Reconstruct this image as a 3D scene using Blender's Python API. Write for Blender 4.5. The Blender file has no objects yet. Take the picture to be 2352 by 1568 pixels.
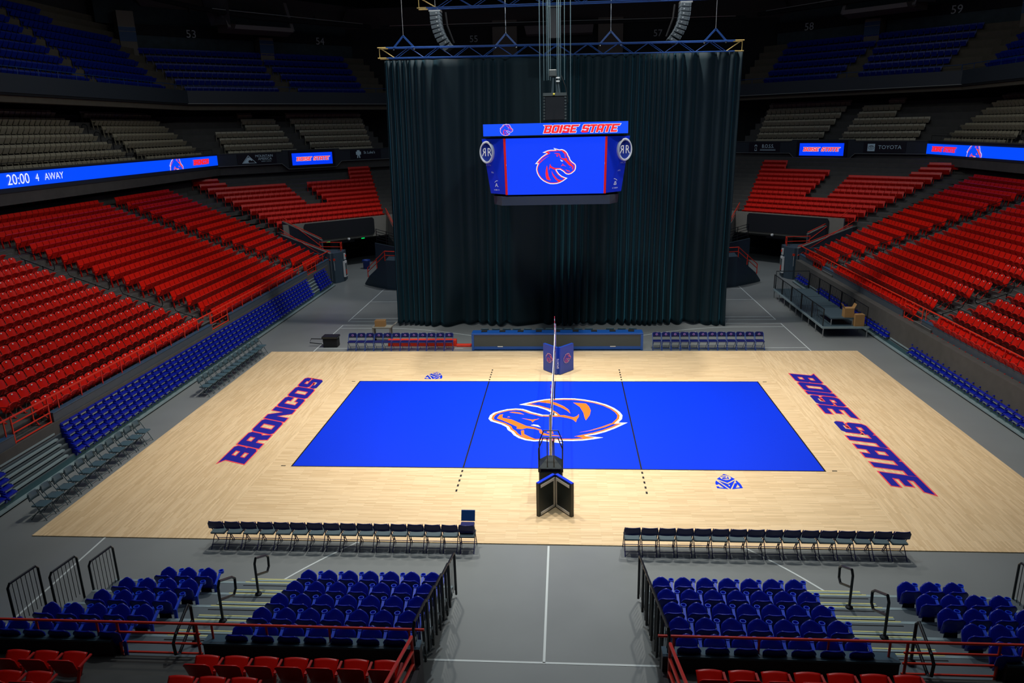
import bpy, math, random
import numpy as np
from mathutils import Vector, Matrix
random.seed(7)
C = bpy.context.scene.collection
sc = bpy.context.scene
PI = math.pi
# ---------------------------------------------------------------- camera, world, light, exposure
CAM_F, CAM_X, CAM_Y, CAM_Z, YAW, PIT, ROL = 1703.61, .4813, -27.3404, 11.0708, -.07503, .27948, -.02335
def cam_axes():
    cy, sy, cp, sp, cr, sr = math.cos(YAW), math.sin(YAW), math.cos(PIT), math.sin(PIT), math.cos(ROL), math.sin(ROL)
    f = Vector((sy*cp, cy*cp, -sp)); r = Vector((cy, -sy, 0)); u = r.cross(f)
    return cr*r+sr*u, -sr*r+cr*u, f
AX_R, AX_U, AX_F = cam_axes()
cd = bpy.data.cameras.new('camera'); cam = bpy.data.objects.new('camera', cd); C.objects.link(cam)
cd.sensor_fit = 'HORIZONTAL'; cd.sensor_width = 36.0; cd.lens = 36.0*CAM_F/2352; cd.clip_start = .1; cd.clip_end = 500
m4 = Matrix.Identity(4)
for i in range(3):
    m4[i][0] = AX_R[i]; m4[i][1] = AX_U[i]; m4[i][2] = -AX_F[i]
m4[0][3], m4[1][3], m4[2][3] = CAM_X, CAM_Y, CAM_Z
cam.matrix_world = m4
sc.camera = cam
sc.view_settings.view_transform = 'Standard'; sc.view_settings.look = 'None'
sc.view_settings.gamma = 1; sc.view_settings.use_curve_mapping = False; sc.view_settings.exposure = 0.0
w = bpy.data.worlds.new('world'); sc.world = w; w.use_nodes = True
w.node_tree.nodes['Background'].inputs[0].default_value = (.25, .4, .6, 1)
w.node_tree.nodes['Background'].inputs[1].default_value = .012
def spot(name, loc, target, power, angle, blend, size, col=(1, .96, .88)):
    l = bpy.data.lights.new(name, 'SPOT'); l.energy = power; l.spot_size = math.radians(angle); l.spot_blend = blend
    l.shadow_soft_size = size; l.color = col
    o = bpy.data.objects.new(name, l); C.objects.link(o); o.location = loc
    o.rotation_euler = (Vector(target)-Vector(loc)).to_track_quat('-Z', 'Y').to_euler(); return o
for (x, y) in ((-6, -3.5), (6, -3.5), (-6, 5), (6, 5), (0, -1), (0, 8.5)):
    spot('court_light', (x, y, 21), (x*1.0, y*.8-.5, 0), 7700, 78, .9, .35)
for (x, y) in ((-14, 2), (14, 2), (-13, 14), (13, 14)):
    spot('stand_light', (x*.3, y, 22), (x*1.45, y+1, 2), 6200, 66, 1.0, .3, (1, .95, .9))
for (x, y) in ((-8, 26), (8, 26)):
    spot('end_light', (x, y, 23), (x*1.9, y+4, 1), 6000, 76, 1.0, .3, (.95, .97, 1))
spot('near_light', (0, -9, 21), (0, -13.5, 0), 3600, 80, 1.0, .3, (.85, .95, 1))

def fill_area(name, loc, sx_, sy_, power, col):
    l = bpy.data.lights.new(name, 'AREA'); l.shape = 'RECTANGLE'; l.size = sx_; l.size_y = sy_; l.energy = power; l.color = col
    o = bpy.data.objects.new(name, l); C.objects.link(o); o.location = loc
fill_area('ambient_fill', (0, 12, 25.6), 50, 60, 2700, (.75, .88, 1))  # unseen area lamp added under the ceiling as soft bluish ambient fill
for s_ in (-1, 1):
    l_ = spot('balcony_fill', (s_*8, 18, 22), (s_*33, 26, 11), 2000, 75, 1, .6, (.95, .95, .9))  # unseen spots added as fill for the upper tiers
spot('curtain_light', (-5, -4, 22), (-4, 14.7, 6), 3400, 75, 1, .4, (.8, .93, 1)); spot('curtain_light', (5, -4, 22), (4, 14.7, 6), 3400, 75, 1, .4, (.8, .93, 1))
# ---------------------------------------------------------------- helpers
def lin(c): return tuple((v/12.92 if v <= .04045 else ((v+.055)/1.055)**2.4) for v in c)
MATS = {}
def mat(name, col, rough=.5, metal=0., spec=.5, emit=None, estr=1., noise=0., nscale=3., bump=0.):
    if name in MATS: return MATS[name]
    m = bpy.data.materials.new(name); m.use_nodes = True; nt = m.node_tree; b = nt.nodes['Principled BSDF']
    c = (*col, 1)
    b.inputs['Base Color'].default_value = c; b.inputs['Roughness'].default_value = rough
    b.inputs['Metallic'].default_value = metal; b.inputs['Specular IOR Level'].default_value = spec
    if emit is not None:
        b.inputs['Emission Color'].default_value = (*emit, 1); b.inputs['Emission Strength'].default_value = estr
    if noise or bump:
        tc = nt.nodes.new('ShaderNodeTexCoord'); n = nt.nodes.new('ShaderNodeTexNoise')
        n.inputs['Scale'].default_value = nscale; n.inputs['Detail'].default_value = 4
        nt.links.new(tc.outputs['Object'], n.inputs['Vector'])
        if noise:
            r = nt.nodes.new('ShaderNodeMix'); r.data_type = 'RGBA'
            r.inputs[6].default_value = tuple(min(1, v*(1-noise)) for v in col)+(1,)
            r.inputs[7].default_value = tuple(min(1, v*(1+noise)) for v in col)+(1,)
            nt.links.new(n.outputs['Fac'], r.inputs[0]); nt.links.new(r.outputs[2], b.inputs['Base Color'])
        if bump:
            bp_ = nt.nodes.new('ShaderNodeBump'); bp_.inputs['Strength'].default_value = bump
            nt.links.new(n.outputs['Fac'], bp_.inputs['Height']); nt.links.new(bp_.outputs['Normal'], b.inputs['Normal'])
    MATS[name] = m; return m

class MB:
    def __init__(s): s.v = []; s.f = []
    def add(s, vs, fs):
        n = len(s.v); s.v += [tuple(v) for v in vs]; s.f += [tuple(i+n for i in f) for f in fs]; return s
    def hexa(s, p):   # 8 points: bottom 4 ccw, top 4 ccw
        return s.add(p, [(3, 2, 1, 0), (4, 5, 6, 7), (0, 1, 5, 4), (1, 2, 6, 5), (2, 3, 7, 6), (3, 0, 4, 7)])
    def box(s, x0, y0, z0, x1, y1, z1):
        if x0 > x1: x0, x1 = x1, x0
        if y0 > y1: y0, y1 = y1, y0
        if z0 > z1: z0, z1 = z1, z0
        return s.hexa([(x0, y0, z0), (x1, y0, z0), (x1, y1, z0), (x0, y1, z0), (x0, y0, z1), (x1, y0, z1), (x1, y1, z1), (x0, y1, z1)])
    def bbox(s, x0, y0, z0, x1, y1, z1, c=.01):   # box with chamfered vertical + top edges (lofted)
        ring = lambda i, z: [(x0+i, y0+c, z), (x0+c, y0+i, z), (x1-c, y0+i, z), (x1-i, y0+c, z), (x1-i, y1-c, z), (x1-c, y1-i, z), (x0+c, y1-i, z), (x0+i, y1-c, z)]
        return s.loft([ring(c*.6, z0), ring(0, z0+c), ring(0, z1-c), ring(c*.6, z1)])
    def loft(s, rings, cap=True, closed=True):
        n = len(rings[0]); vs = [p for r in rings for p in r]; fs = []
        for k in range(len(rings)-1):
            for i in range(n if closed else n-1):
                j = (i+1) % n; fs.append((k*n+i, k*n+j, (k+1)*n+j, (k+1)*n+i))
        if cap:
            fs.append(tuple(range(n-1, -1, -1))); fs.append(tuple((len(rings)-1)*n+i for i in range(n)))
        return s.add(vs, fs)
    def bar(s, a, b, w, h=None, up=(0, 0, 1)):    # rectangular bar between two points
        h = h or w; a = Vector(a); b = Vector(b); d = (b-a).normalized(); u = Vector(up)
        if abs(d.dot(u)) > .98: u = Vector((0, 1, 0))
        sx = d.cross(u).normalized()*w/2; sy = sx.cross(d).normalized()*h/2
        return s.loft([[a-sx-sy, a+sx-sy, a+sx+sy, a-sx+sy], [b-sx-sy, b+sx-sy, b+sx+sy, b-sx+sy]])
    def tube(s, pts, r, n=8, closed=False):
        pts = [Vector(p) for p in pts]; rings = []; N = len(pts); prev = None
        for i, p in enumerate(pts):
            a = pts[(i-1) % N] if (i > 0 or closed) else p; b = pts[(i+1) % N] if (i < N-1 or closed) else p
            d = (b-a).normalized()
            if prev is None:
                u = Vector((0, 0, 1)) if abs(d.z) < .9 else Vector((0, 1, 0)); x = d.cross(u).normalized()
            else:
                x = (prev-d*prev.dot(d)).normalized()
            prev = x; y = d.cross(x)
            rings.append([p+(x*math.cos(2*PI*k/n)+y*math.sin(2*PI*k/n))*r for k in range(n)])
        if closed: rings.append(rings[0])
        return s.loft(rings, cap=not closed)
    def lathe(s, prof, c=(0, 0, 0), n=20, cap=True):
        return s.loft([[(c[0]+r*math.cos(2*PI*k/n), c[1]+r*math.sin(2*PI*k/n), c[2]+z) for k in range(n)] for r, z in prof], cap)
    def quad(s, a, b, c, d): return s.add([a, b, c, d], [(0, 1, 2, 3)])
    def prism(s, poly, fn, t0, t1):   # poly 2D (ccw), fn(x,y,t)->3D
        n = len(poly)
        return s.loft([[fn(x, y, t0) for x, y in poly], [fn(x, y, t1) for x, y in poly]])
    def xf(s, M):
        s.v = [tuple(M @ Vector(v)) for v in s.v]; return s
    def build(s, name, m, parent=None, smooth=False, kind=None):
        me = bpy.data.meshes.new(name); me.from_pydata(s.v, [], s.f); me.update()
        if m: me.materials.append(m)
        if smooth: me.polygons.foreach_set('use_smooth', [True]*len(me.polygons))
        o = bpy.data.objects.new(name, me); C.objects.link(o)
        if parent: o.parent = parent
        if kind: o['kind'] = kind
        return o
def fixn(o):   # consistent outward normals
    import bmesh
    bm = bmesh.new(); bm.from_mesh(o.data); bmesh.ops.recalc_face_normals(bm, faces=bm.faces); bm.to_mesh(o.data); bm.free(); return o
def tag(o, label, cat, group=None, kind=None):
    o['label'] = label; o['category'] = cat
    if group: o['group'] = group
    if kind: o['kind'] = kind
    return o
def empty(name, loc=(0, 0, 0), rz=0):
    o = bpy.data.objects.new(name, None); C.objects.link(o); o.location = loc; o.rotation_euler = (0, 0, rz); o.empty_display_size = .1; return o
def thing(name, label, cat, loc=(0, 0, 0), rz=0, group=None): return tag(empty(name, loc, rz), label, cat, group)
def struct(name, mb, m, smooth=False): return fixn(mb.build(name, m, kind='structure', smooth=smooth))
def copy_tree(o, parent=None):
    c = o.copy(); C.objects.link(c)
    if parent: c.parent = parent
    for ch in o.children: copy_tree(ch, c)
    return c
ORD = 'zeroth first second third fourth fifth sixth seventh eighth ninth tenth eleventh twelfth thirteenth fourteenth fifteenth sixteenth seventeenth eighteenth nineteenth twentieth'.split()
def ordn(i):
    if i <= 20: return ORD[i]
    return {2: 'twenty', 3: 'thirty', 4: 'forty', 5: 'fifty', 6: 'sixty'}[i//10]+'-'+ORD[i % 10] if i % 10 else {3: 'thirtieth', 4: 'fortieth', 5: 'fiftieth', 6: 'sixtieth'}[i//10]
def project(p):
    d = Vector(p)-Vector((CAM_X, CAM_Y, CAM_Z)); t = d.dot(AX_F)
    if t < .5: return None
    return 1176+CAM_F*d.dot(AX_R)/t, 784-CAM_F*d.dot(AX_U)/t, t
def infr(p, mg=30):
    q = project(p); return q is not None and -mg < q[0] < 2352+mg and -mg < q[1] < 1568+mg

# flat polygons -> mesh with holes
def flat(name, splines, m, M, parent=None, thick=0.):
    cu = bpy.data.curves.new(name, 'CURVE'); cu.dimensions = '2D'; cu.fill_mode = 'BOTH'; cu.extrude = thick
    for sp in splines:
        s = cu.splines.new('POLY'); s.points.add(len(sp)-1)
        for p, q in zip(s.points, sp): p.co = (q[0], q[1], 0, 1)
        s.use_cyclic_u = True
    t = bpy.data.objects.new('tmp_outline', cu)
    me = bpy.data.meshes.new_from_object(t)
    bpy.data.objects.remove(t); bpy.data.curves.remove(cu)
    me.name = name; me.transform(M); me.materials.clear(); me.materials.append(m)
    o = bpy.data.objects.new(name, me); C.objects.link(o)
    if parent: o.parent = parent
    return o
def offset_poly(P, d):   # positive d grows a ccw outline
    A = sum(P[i][0]*P[(i+1) % len(P)][1]-P[(i+1) % len(P)][0]*P[i][1] for i in range(len(P)))
    sg = 1 if A > 0 else -1; out = []
    for i in range(len(P)):
        a, b, c = (Vector(P[i-1][:2]), Vector(P[i][:2]), Vector(P[(i+1) % len(P)][:2]))
        d1 = (b-a).normalized(); d2 = (c-b).normalized()
        n1 = Vector((d1.y, -d1.x))*sg; n2 = Vector((d2.y, -d2.x))*sg; n = n1+n2
        if n.length < .05: n = n1.copy()
        n.normalize(); k = min(1/max(n.dot(n1), .3), 2.2); q = b+n*d*k; out.append((q.x, q.y))
    return out
def placeM(o, ex, ey):
    ex = Vector(ex).normalized(); ey = Vector(ey); ey = (ey-ex*ey.dot(ex)).normalized(); ez = ex.cross(ey); M = Matrix.Identity(4)
    for i in range(3): M[i][0] = ex[i]; M[i][1] = ey[i]; M[i][2] = ez[i]; M[i][3] = o[i]
    return M
FONT_CACHE = {}
def text(name, body, m, M, size=1., parent=None, align='CENTER', shear=0., spacing=1., sx=1.):
    cu = bpy.data.curves.new(name, 'FONT'); cu.body = body; cu.size = size; cu.align_x = align; cu.align_y = 'CENTER'; cu.shear = shear; cu.space_character = spacing; cu.resolution_u = 3
    t = bpy.data.objects.new('tmp_text', cu); me = bpy.data.meshes.new_from_object(t)
    bpy.data.objects.remove(t); bpy.data.curves.remove(cu)
    me.name = name; me.transform(M @ Matrix.Diagonal((sx, 1, 1, 1))); me.materials.clear(); me.materials.append(m)
    o = bpy.data.objects.new(name, me); C.objects.link(o)
    if parent: o.parent = parent
    return o
# block letters: unit height
T = .27
def rect(x0, y0, x1, y1): return [(x0, y0), (x1, y0), (x1, y1), (x0, y1)]
def cham(x0, y0, x1, y1, c): return [(x0+c, y0), (x1-c, y0), (x1, y0+c), (x1, y1-c), (x1-c, y1), (x0+c, y1), (x0, y1-c), (x0, y0+c)]
GL = {
 'B': (.86, [[(0, 0), (.74, 0), (.84, .1), (.84, .44), (.78, .5), (.82, .56), (.82, .9), (.72, 1), (-.22, 1), (0, .84)], rect(.28, .2, .56, .4), rect(.28, .6, .56, .8)]),
 'R': (.86, [[(0, 0), (.28, 0), (.28, .34), (.46, .34), (.56, 0), (.86, 0), (.74, .38), (.82, .46), (.82, .9), (.72, 1), (0, 1)], rect(.28, .55, .55, .79)]),
 'O': (.86, [cham(0, 0, .84, 1, .1), rect(.28, .22, .56, .78)]),
 'N': (.9, [[(0, 0), (.27, 0), (.27, .55), (.6, 0), (.88, 0), (.88, 1), (.61, 1), (.61, .45), (.28, 1), (0, 1)]]),
 'C': (.84, [[(.1, 0), (.72, 0), (.82, .1), (.82, .38), (.55, .38), (.55, .22), (.28, .22), (.28, .78), (.55, .78), (.55, .62), (.82, .62), (.82, .9), (.72, 1), (.1, 1), (0, .9), (0, .1)]]),
 'S': (.84, [[(.1, 0), (.72, 0), (.82, .1), (.82, .52), (.72, .61), (.28, .61), (.28, .79), (.54, .79), (.54, .68), (.82, .68), (.82, .9), (.72, 1), (.1, 1), (0, .9), (0, .5), (.1, .4), (.54, .4), (.54, .21), (.28, .21), (.28, .32), (0, .32), (0, .1)]]),
 'I': (.34, [rect(0, 0, .3, 1)]),
 'E': (.8, [[(0, 0), (.76, 0), (.76, .22), (.28, .22), (.28, .4), (.64, .4), (.64, .6), (.28, .6), (.28, .78), (.86, .78), (.94, 1), (0, 1)]]),
 'T': (.78, [[(.24, 0), (.53, 0), (.53, .77), (.8, .77), (.8, 1), (-.06, 1), (-.06, .77), (.24, .77)]]),
 'A': (.86, [[(0, 0), (.28, 0), (.28, .26), (.55, .26), (.55, 0), (.84, 0), (.84, .9), (.74, 1), (.1, 1), (0, .9)], rect(.28, .48, .55, .78)]),
 ' ': (.5, [])}
def block_word(word, shear=.28):
    x = 0; out = []
    for ch in word:
        wd, sp = GL[ch]
        out.append([[(x+px+shear*py, py) for px, py in s] for s in sp]); x += wd+.035
    return x-.035, out
def lettering(name, word, M, parent, fill, edge, length, height, e=.045, lift=.002, white=None, shear=.28):
    wd, ls = block_word(word, shear); S = Matrix.Diagonal((length/wd, height, 1, 1))
    kids = []
    for layer, (mm, d) in enumerate(([(white, e*2.1)] if white else [])+[(edge, e), (fill, 0)]):
        spl = []
        for l in ls:
            for i, s in enumerate(l): spl.append(offset_poly(s, d if i == 0 else -d) if d else s)
        kids.append((mm, spl, layer))
    root = None
    for mm, spl, layer in kids:
        Mz = M @ Matrix.Translation((0, 0, lift*layer)) @ S
        # letters overlap slightly when grown: one mesh per letter set, filled letter by letter
        mbs = []
        groups = []
        k = 0
        for l in ls: groups.append(spl[k:k+len(l)]); k += len(l)
        mes = None
        for gi, g in enumerate(groups):
            if not g: continue
            o = flat(name, g, mm, Mz @ Matrix.Translation((0, 0, gi*.00002)), None)
            mbs.append(o)
        o0 = mbs[0]
        V = []; F = []
        for o in mbs:
            n = len(V); V += [tuple(v.co) for v in o.data.vertices]; F += [tuple(i+n for i in p.vertices) for p in o.data.polygons]
            me = o.data; bpy.data.objects.remove(o); bpy.data.meshes.remove(me)
        me = bpy.data.meshes.new(name); me.from_pydata(V, [], F); me.materials.append(mm)
        o = bpy.data.objects.new(name if root is None else name+'_fill', me); C.objects.link(o)
        if root is None: root = o; o.parent = parent
        else: o.parent = parent
    return root
# horse-head emblem traced in a 1024x896 frame (y down)
HX = [(245,200),(300,175),(360,155),(420,147),(500,148),(470,112),(540,130),(590,145),(640,138),(690,155),(730,185),(760,225),(778,270),(800,300),(812,345),(845,385),(885,415),(915,437),(932,475),(928,530),(910,575),(870,610),(830,637),(775,650),(730,642),(700,620),(670,590),(630,565),(600,545),(530,543),(545,575),(580,625),(640,675),(700,700),(758,718),(720,745),(660,785),(600,815),(540,832),(470,838),(400,835),(330,812),(260,775),(200,725),(155,665),(125,600),(112,540),(120,480),(145,425),(90,425),(130,380),(170,335),(230,280),(290,240),(345,218)]
HO = [[(338,455),(345,500),(350,580),(370,680),(412,757),(330,742),(312,690),(303,620),(312,540)],
 [(430,565),(455,620),(490,670),(550,735),(632,765),(575,797),(520,750),(470,690),(440,630)],
 [(398,425),(415,465),(445,490),(490,510),(510,515),(600,515),(600,530),(510,535),(470,540),(430,515),(410,505),(390,525),(378,560),(380,510),(392,470)],
 [(600,285),(640,315),(690,330),(705,320),(715,310),(750,320),(748,350),(850,455),(880,480),(875,510),(868,540),(848,550),(850,510),(845,490),(790,465),(695,365),(650,345),(600,305)],
 [(480,212),(540,215),(590,225),(612,260),(615,290),(600,295),(590,260),(560,238),(510,225)],
 [(530,245),(570,265),(568,280),(535,285)],
 [(620,160),(680,180),(715,220),(722,290),(705,300),(700,240),(660,195)],
 [(385,268),(320,300),(250,355),(190,410),(172,405),(230,350),(310,298)],
 [(300,200),(350,182),(405,215),(360,232),(345,215)],
 [(715,545),(760,562),(812,580),(790,592),(745,578)], [(800,500),(820,500),(810,514)],
 [(660,418),(668,445),(730,485),(662,462),(620,480),(650,445)]]
HE = [[(607,342),(640,360),(668,375),(650,387),(625,378)]]
def emblem(name, M, parent, size, white, orange, blue, lift=.002, outer=True):
    S = size/850.
    cv = lambda P: [((x-515)*S, (475-y)*S) for x, y in P]
    o = None
    base = cv(HX)
    if outer:
        flat(name+'_outline', [base], white, M, parent)
    a = offset_poly(base, -17*S); b = offset_poly(base, -31*S)
    flat(name+'_band', [a], orange, M @ Matrix.Translation((0, 0, lift)), parent)
    flat(name+'_head', [b], blue, M @ Matrix.Translation((0, 0, lift*2)), parent)
    for i, p in enumerate(HO):
        pass
    V = []
    flat(name+'_stroke', [cv(p) for p in HO], orange, M @ Matrix.Translation((0, 0, lift*3)), parent)
    flat(name+'_eye', [cv(p) for p in HE], white, M @ Matrix.Translation((0, 0, lift*3)), parent)
# ---------------------------------------------------------------- materials
BLUE_PAINT = mat('court_blue_paint', (.002, .035, .72), .32, spec=.35)
BLACK_PAINT = mat('court_black_paint', (.006, .006, .008), .4)
NAVY_PAINT = mat('letter_navy_paint', (.012, .012, .30), .4)
RED_PAINT = mat('letter_red_paint', (.85, .07, .09), .4)
WHITE_PAINT = mat('white_paint', (.82, .84, .84), .45)
ORANGE_PAINT = mat('emblem_orange_paint', (.9, .16, .01), .4)
LINE_WHITE = mat('floor_line_white', (.55, .6, .6), .5)
CONCRETE = mat('arena_floor_grey', (.20, .215, .215), .33, spec=.4, noise=.14, nscale=.5)
WALLGREY = mat('parapet_slate_grey', (.060, .078, .098), .55, noise=.06)
WALLDARK = mat('parapet_back_dark', (.030, .020, .022), .7)
TREAD = mat('stand_concrete', (.075, .072, .066), .8, noise=.25, nscale=2.)
FASCIA = mat('fascia_dark_slate', (.022, .032, .044), .6)
DARK = mat('dark_void', (.006, .007, .009), .9)
RED_RAIL = mat('red_rail_paint', (.75, .035, .012), .38)
BLACK_RAIL = mat('black_rail_paint', (.006, .008, .010), .33)
BLUE_RAIL = mat('blue_rail_paint', (.01, .06, .22), .4)
RED_PL = mat('red_seat_plastic', (.68, .010, .003), .36, spec=.45)
RED_DK = mat('red_seat_frame', (.50, .010, .004), .42)
CREAM_PL = mat('cream_seat_plastic', (.42, .37, .26), .4)
BLUE_PL = mat('blue_seat_plastic', (.003, .012, .33), .3, spec=.45)
BLUE_ARM = mat('blue_armrest_plastic', (.004, .05, .62), .35)
UPBLUE_PL = mat('upper_seat_blue', (.004, .022, .30), .35)
ALU = mat('bleacher_aluminium', (.33, .43, .45), .38, metal=.35, noise=.12, nscale=6)
DECK = mat('bleacher_deck_grey', (.10, .125, .14), .5, noise=.12)
NOSE_Y = mat('yellow_nosing', (.62, .60, .24), .5)
TEAL = mat('bleacher_skirt_teal', (.03, .085, .10), .45)
CHROME = mat('galvanised_metal', (.5, .52, .52), .3, metal=.8)
NUMW = mat('number_plate_white', (.75, .75, .73), .5)
def wood_mat(name, rot):
    m = bpy.data.materials.new(name); m.use_nodes = True; nt = m.node_tree; b = nt.nodes['Principled BSDF']
    tc = nt.nodes.new('ShaderNodeTexCoord'); mp = nt.nodes.new('ShaderNodeMapping'); mp.inputs['Rotation'].default_value[2] = rot
    br = nt.nodes.new('ShaderNodeTexBrick'); br.offset = .37; br.inputs['Scale'].default_value = 1
    br.inputs['Brick Width'].default_value = .9; br.inputs['Row Height'].default_value = .057; br.inputs['Mortar Size'].default_value = .0012; br.inputs['Mortar Smooth'].default_value = .5
    br.inputs['Color1'].default_value = (.80, .60, .36, 1); br.inputs['Color2'].default_value = (.66, .47, .26, 1); br.inputs['Mortar'].default_value = (.45, .32, .18, 1)
    n = nt.nodes.new('ShaderNodeTexNoise'); n.inputs['Scale'].default_value = 1.2; n.inputs['Detail'].default_value = 5
    mp2 = nt.nodes.new('ShaderNodeMapping'); mp2.inputs['Scale'].default_value = (1.2, 14, 1); 
    mx = nt.nodes.new('ShaderNodeMix'); mx.data_type = 'RGBA'; mx.blend_type = 'MULTIPLY'; mx.inputs[0].default_value = 1
    rp = nt.nodes.new('ShaderNodeMapRange'); rp.inputs['To Min'].default_value = .82; rp.inputs['To Max'].default_value = 1.16
    L = nt.links.new
    L(tc.outputs['Object'], mp.inputs['Vector']); L(mp.outputs['Vector'], br.inputs['Vector']); L(mp.outputs['Vector'], mp2.inputs['Vector']); L(mp2.outputs['Vector'], n.inputs['Vector'])
    L(n.outputs['Fac'], rp.inputs['Value']); L(br.outputs['Color'], mx.inputs[6]); L(rp.outputs['Result'], mx.inputs[7]); L(mx.outputs[2], b.inputs['Base Color'])
    b.inputs['Roughness'].default_value = .42; b.inputs['Specular IOR Level'].default_value = .3
    return m
WOOD_X = wood_mat('maple_planks_lengthwise', 0); WOOD_Y = wood_mat('maple_planks_crosswise', PI/2)

# ---------------------------------------------------------------- arena floor
fl = MB(); fl.box(-60, -45, -.3, 60, 75, 0); struct('floor', fl, CONCRETE)
fl_lines = MB()
def fline(x0, y0, x1, y1, wd=.055, z=.004):
    fl_lines.bar((x0, y0, z), (x1, y1, z), wd, .004)
for s in (-1, 1):
    fline(s*12.78, -14.4, s*12.78, 14.75); fline(s*12.72, 15.6, s*12.72, 30)
    fline(s*12.78, 14.75, s*9.6, 14.75); fline(s*12.72, 15.6, s*9.6, 15.6); fline(s*12.72, 9.85, s*4.9, 9.85)
    fline(s*12.72, 14.0, s*9.9, 14.0); fline(s*12.72, 16.3, s*9.7, 16.3); fline(s*12.72, 20.9, s*9.7, 20.9); fline(s*12.72, 24.4, s*9.7, 24.4)
    P = [(s*(6.9-1.35*t-.35*t*t), -11.25+2.2*t, .004) for t in [i/10 for i in range(11)]]
    for a, b in zip(P, P[1:]): fl_lines.bar(a, b, .055, .004)
    P = [(s*(9.9-.62*i), 14.0-.012*i*i*1.55-.05*i, .004) for i in range(11)]
    for a, b in zip(P, P[1:]): fl_lines.bar(a, b, .055, .004)
fline(0, -13.9, 0, -9.25); fline(-12.78, -13.9, 12.78, -13.9)
o = fl_lines.build('floor_lines', LINE_WHITE, kind='structure')

# ---------------------------------------------------------------- volleyball court
court = thing('volleyball_court', 'pale maple sports court with blue playing zone, emblem and lettering at both ends', 'sports court')
H = .028
MB().box(-9.75, -9.2, 0, 9.75, 9.2, H).build('wood_panel', WOOD_X, court)
MB().box(-15, -9.2, 0, -9.75, 9.2, H).build('wood_panel', WOOD_Y, court)
MB().box(9.75, -9.2, 0, 15, 9.2, H).build('wood_panel', WOOD_Y, court)
MB().box(-9, -4.5, H-.01, 9, 4.5, H+.002).build('blue_zone', BLUE_PAINT, court)
def cline(x0, y0, x1, y1, z=H+.004):
    MB().box(x0, y0, H, x1, y1, z).build('boundary_line', BLACK_PAINT, court)
cline(-9, 4.45, 9, 4.5); cline(-9, -4.5, 9, -4.45); cline(-9, -4.45, -8.95, 4.45); cline(8.95, -4.45, 9, 4.45)
cline(-3.025, -4.45, -2.975, 4.45); cline(2.975, -4.45, 3.025, 4.45); cline(-.025, -4.45, .025, 4.45)
for s in (-1, 1):
    for t in (-1, 1):
        for k in range(5):
            y = t*(4.72+.35*k); MB().box(s*3-.03, y-.075, H, s*3+.03, y+.075, H+.004).build('dash', BLACK_PAINT, court)
        MB().box(s*9.2, t*4.45-.025, H, s*9.36, t*4.45+.025, H+.004).build('dash', BLACK_PAINT, court)
lettering('end_lettering', 'BRONCOS', placeM((-10.72, -4.35, H+.003), (0, 1, 0), (-1, 0, 0)), court, NAVY_PAINT, RED_PAINT, 8.95, .98)
lettering('end_lettering', 'BOISE STATE', placeM((10.68, 5.6, H+.003), (0, -1, 0), (1, 0, 0)), court, NAVY_PAINT, RED_PAINT, 11.1, 1.05)
emblem('centre_emblem', placeM((.12, -.05, H+.004), (-1, 0, 0), (0, -1, 0)), court, 5.5, WHITE_PAINT, ORANGE_PAINT, BLUE_PAINT, .0015)
PAC = {'dia': [(5.64,-4.75),(5.77,-4.86),(5.93,-5.11),(5.63,-5.38),(5.35,-5.12)], 'circ': [(5.645+.175*math.cos(a*PI/10), -5.01+.17*math.sin(a*PI/10)) for a in range(20)],
 'two': [(5.52,-4.93),(5.68,-4.93),(5.67,-4.98),(5.58,-5.03),(5.68,-5.06),(5.68,-5.11),(5.52,-5.12),(5.54,-5.04),(5.62,-4.98),(5.52,-4.97)], 'one': [(5.71,-4.93),(5.74,-4.93),(5.74,-5.11),(5.69,-5.11)],
 'C': [(5.3,-5.22),(5.58,-5.81),(5.24,-5.76),(5.23,-5.63),(5.31,-5.63),(5.32,-5.7),(5.45,-5.73),(5.33,-5.46),(5.31,-5.52),(5.24,-5.52),(5.25,-5.38)],
 'A': [(5.37,-5.22),(5.63,-5.47),(5.91,-5.19),(5.64,-5.82)], 'Ah': [(5.63,-5.5),(5.69,-5.52),(5.64,-5.63)], 'P': [(5.95,-5.19),(6.03,-5.46),(6.04,-5.73),(5.69,-5.81),(5.86,-5.4),(5.92,-5.39),(5.91,-5.28)], 'Ph': [(5.93,-5.47),(5.96,-5.68),(5.82,-5.72)]}
for dx, dy in ((0, 0), (-11.28, 10.58)):
    M = Matrix.Translation((dx, dy, H+.003))
    flat('shield_mark', [PAC['dia'], PAC['circ'][::-1]], BLUE_PAINT, M, court)
    for sp in ([PAC['two']], [PAC['one']], [PAC['C']], [PAC['A'], PAC['Ah']], [PAC['P'], PAC['Ph']]): flat('shield_mark', sp, BLUE_PAINT, M, court)
# ---------------------------------------------------------------- seat prototypes (local: front = -Y, floor z = 0)
def shell(grid, t, back=None):
    R = len(grid); K = len(grid[0]); mb = MB(); G = [[Vector(p) for p in r] for r in grid]; B = []
    for i in range(R):
        row = []
        for j in range(K):
            du = G[i][min(j+1, K-1)]-G[i][max(j-1, 0)]; dv = G[min(i+1, R-1)][j]-G[max(i-1, 0)][j]
            row.append(G[i][j]-du.cross(dv).normalized()*t)
        B.append(row)
    vs = [p for r in G for p in r]+[p for r in B for p in r]; n = R*K; fs = []
    for i in range(R-1):
        for j in range(K-1):
            a = i*K+j; fs.append((a, a+1, a+K+1, a+K)); fs.append((n+a, n+a+K, n+a+K+1, n+a+1))
    for j in range(K-1):
        fs.append((j, n+j, n+j+1, j+1)); a = (R-1)*K+j; fs.append((a, a+1, n+a+1, n+a))
    for i in range(R-1):
        a = i*K; fs.append((a, a+K, n+a+K, n+a)); a = i*K+K-1; fs.append((a, n+a, n+a+K, a+K))
    return mb.add(vs, fs)
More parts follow.
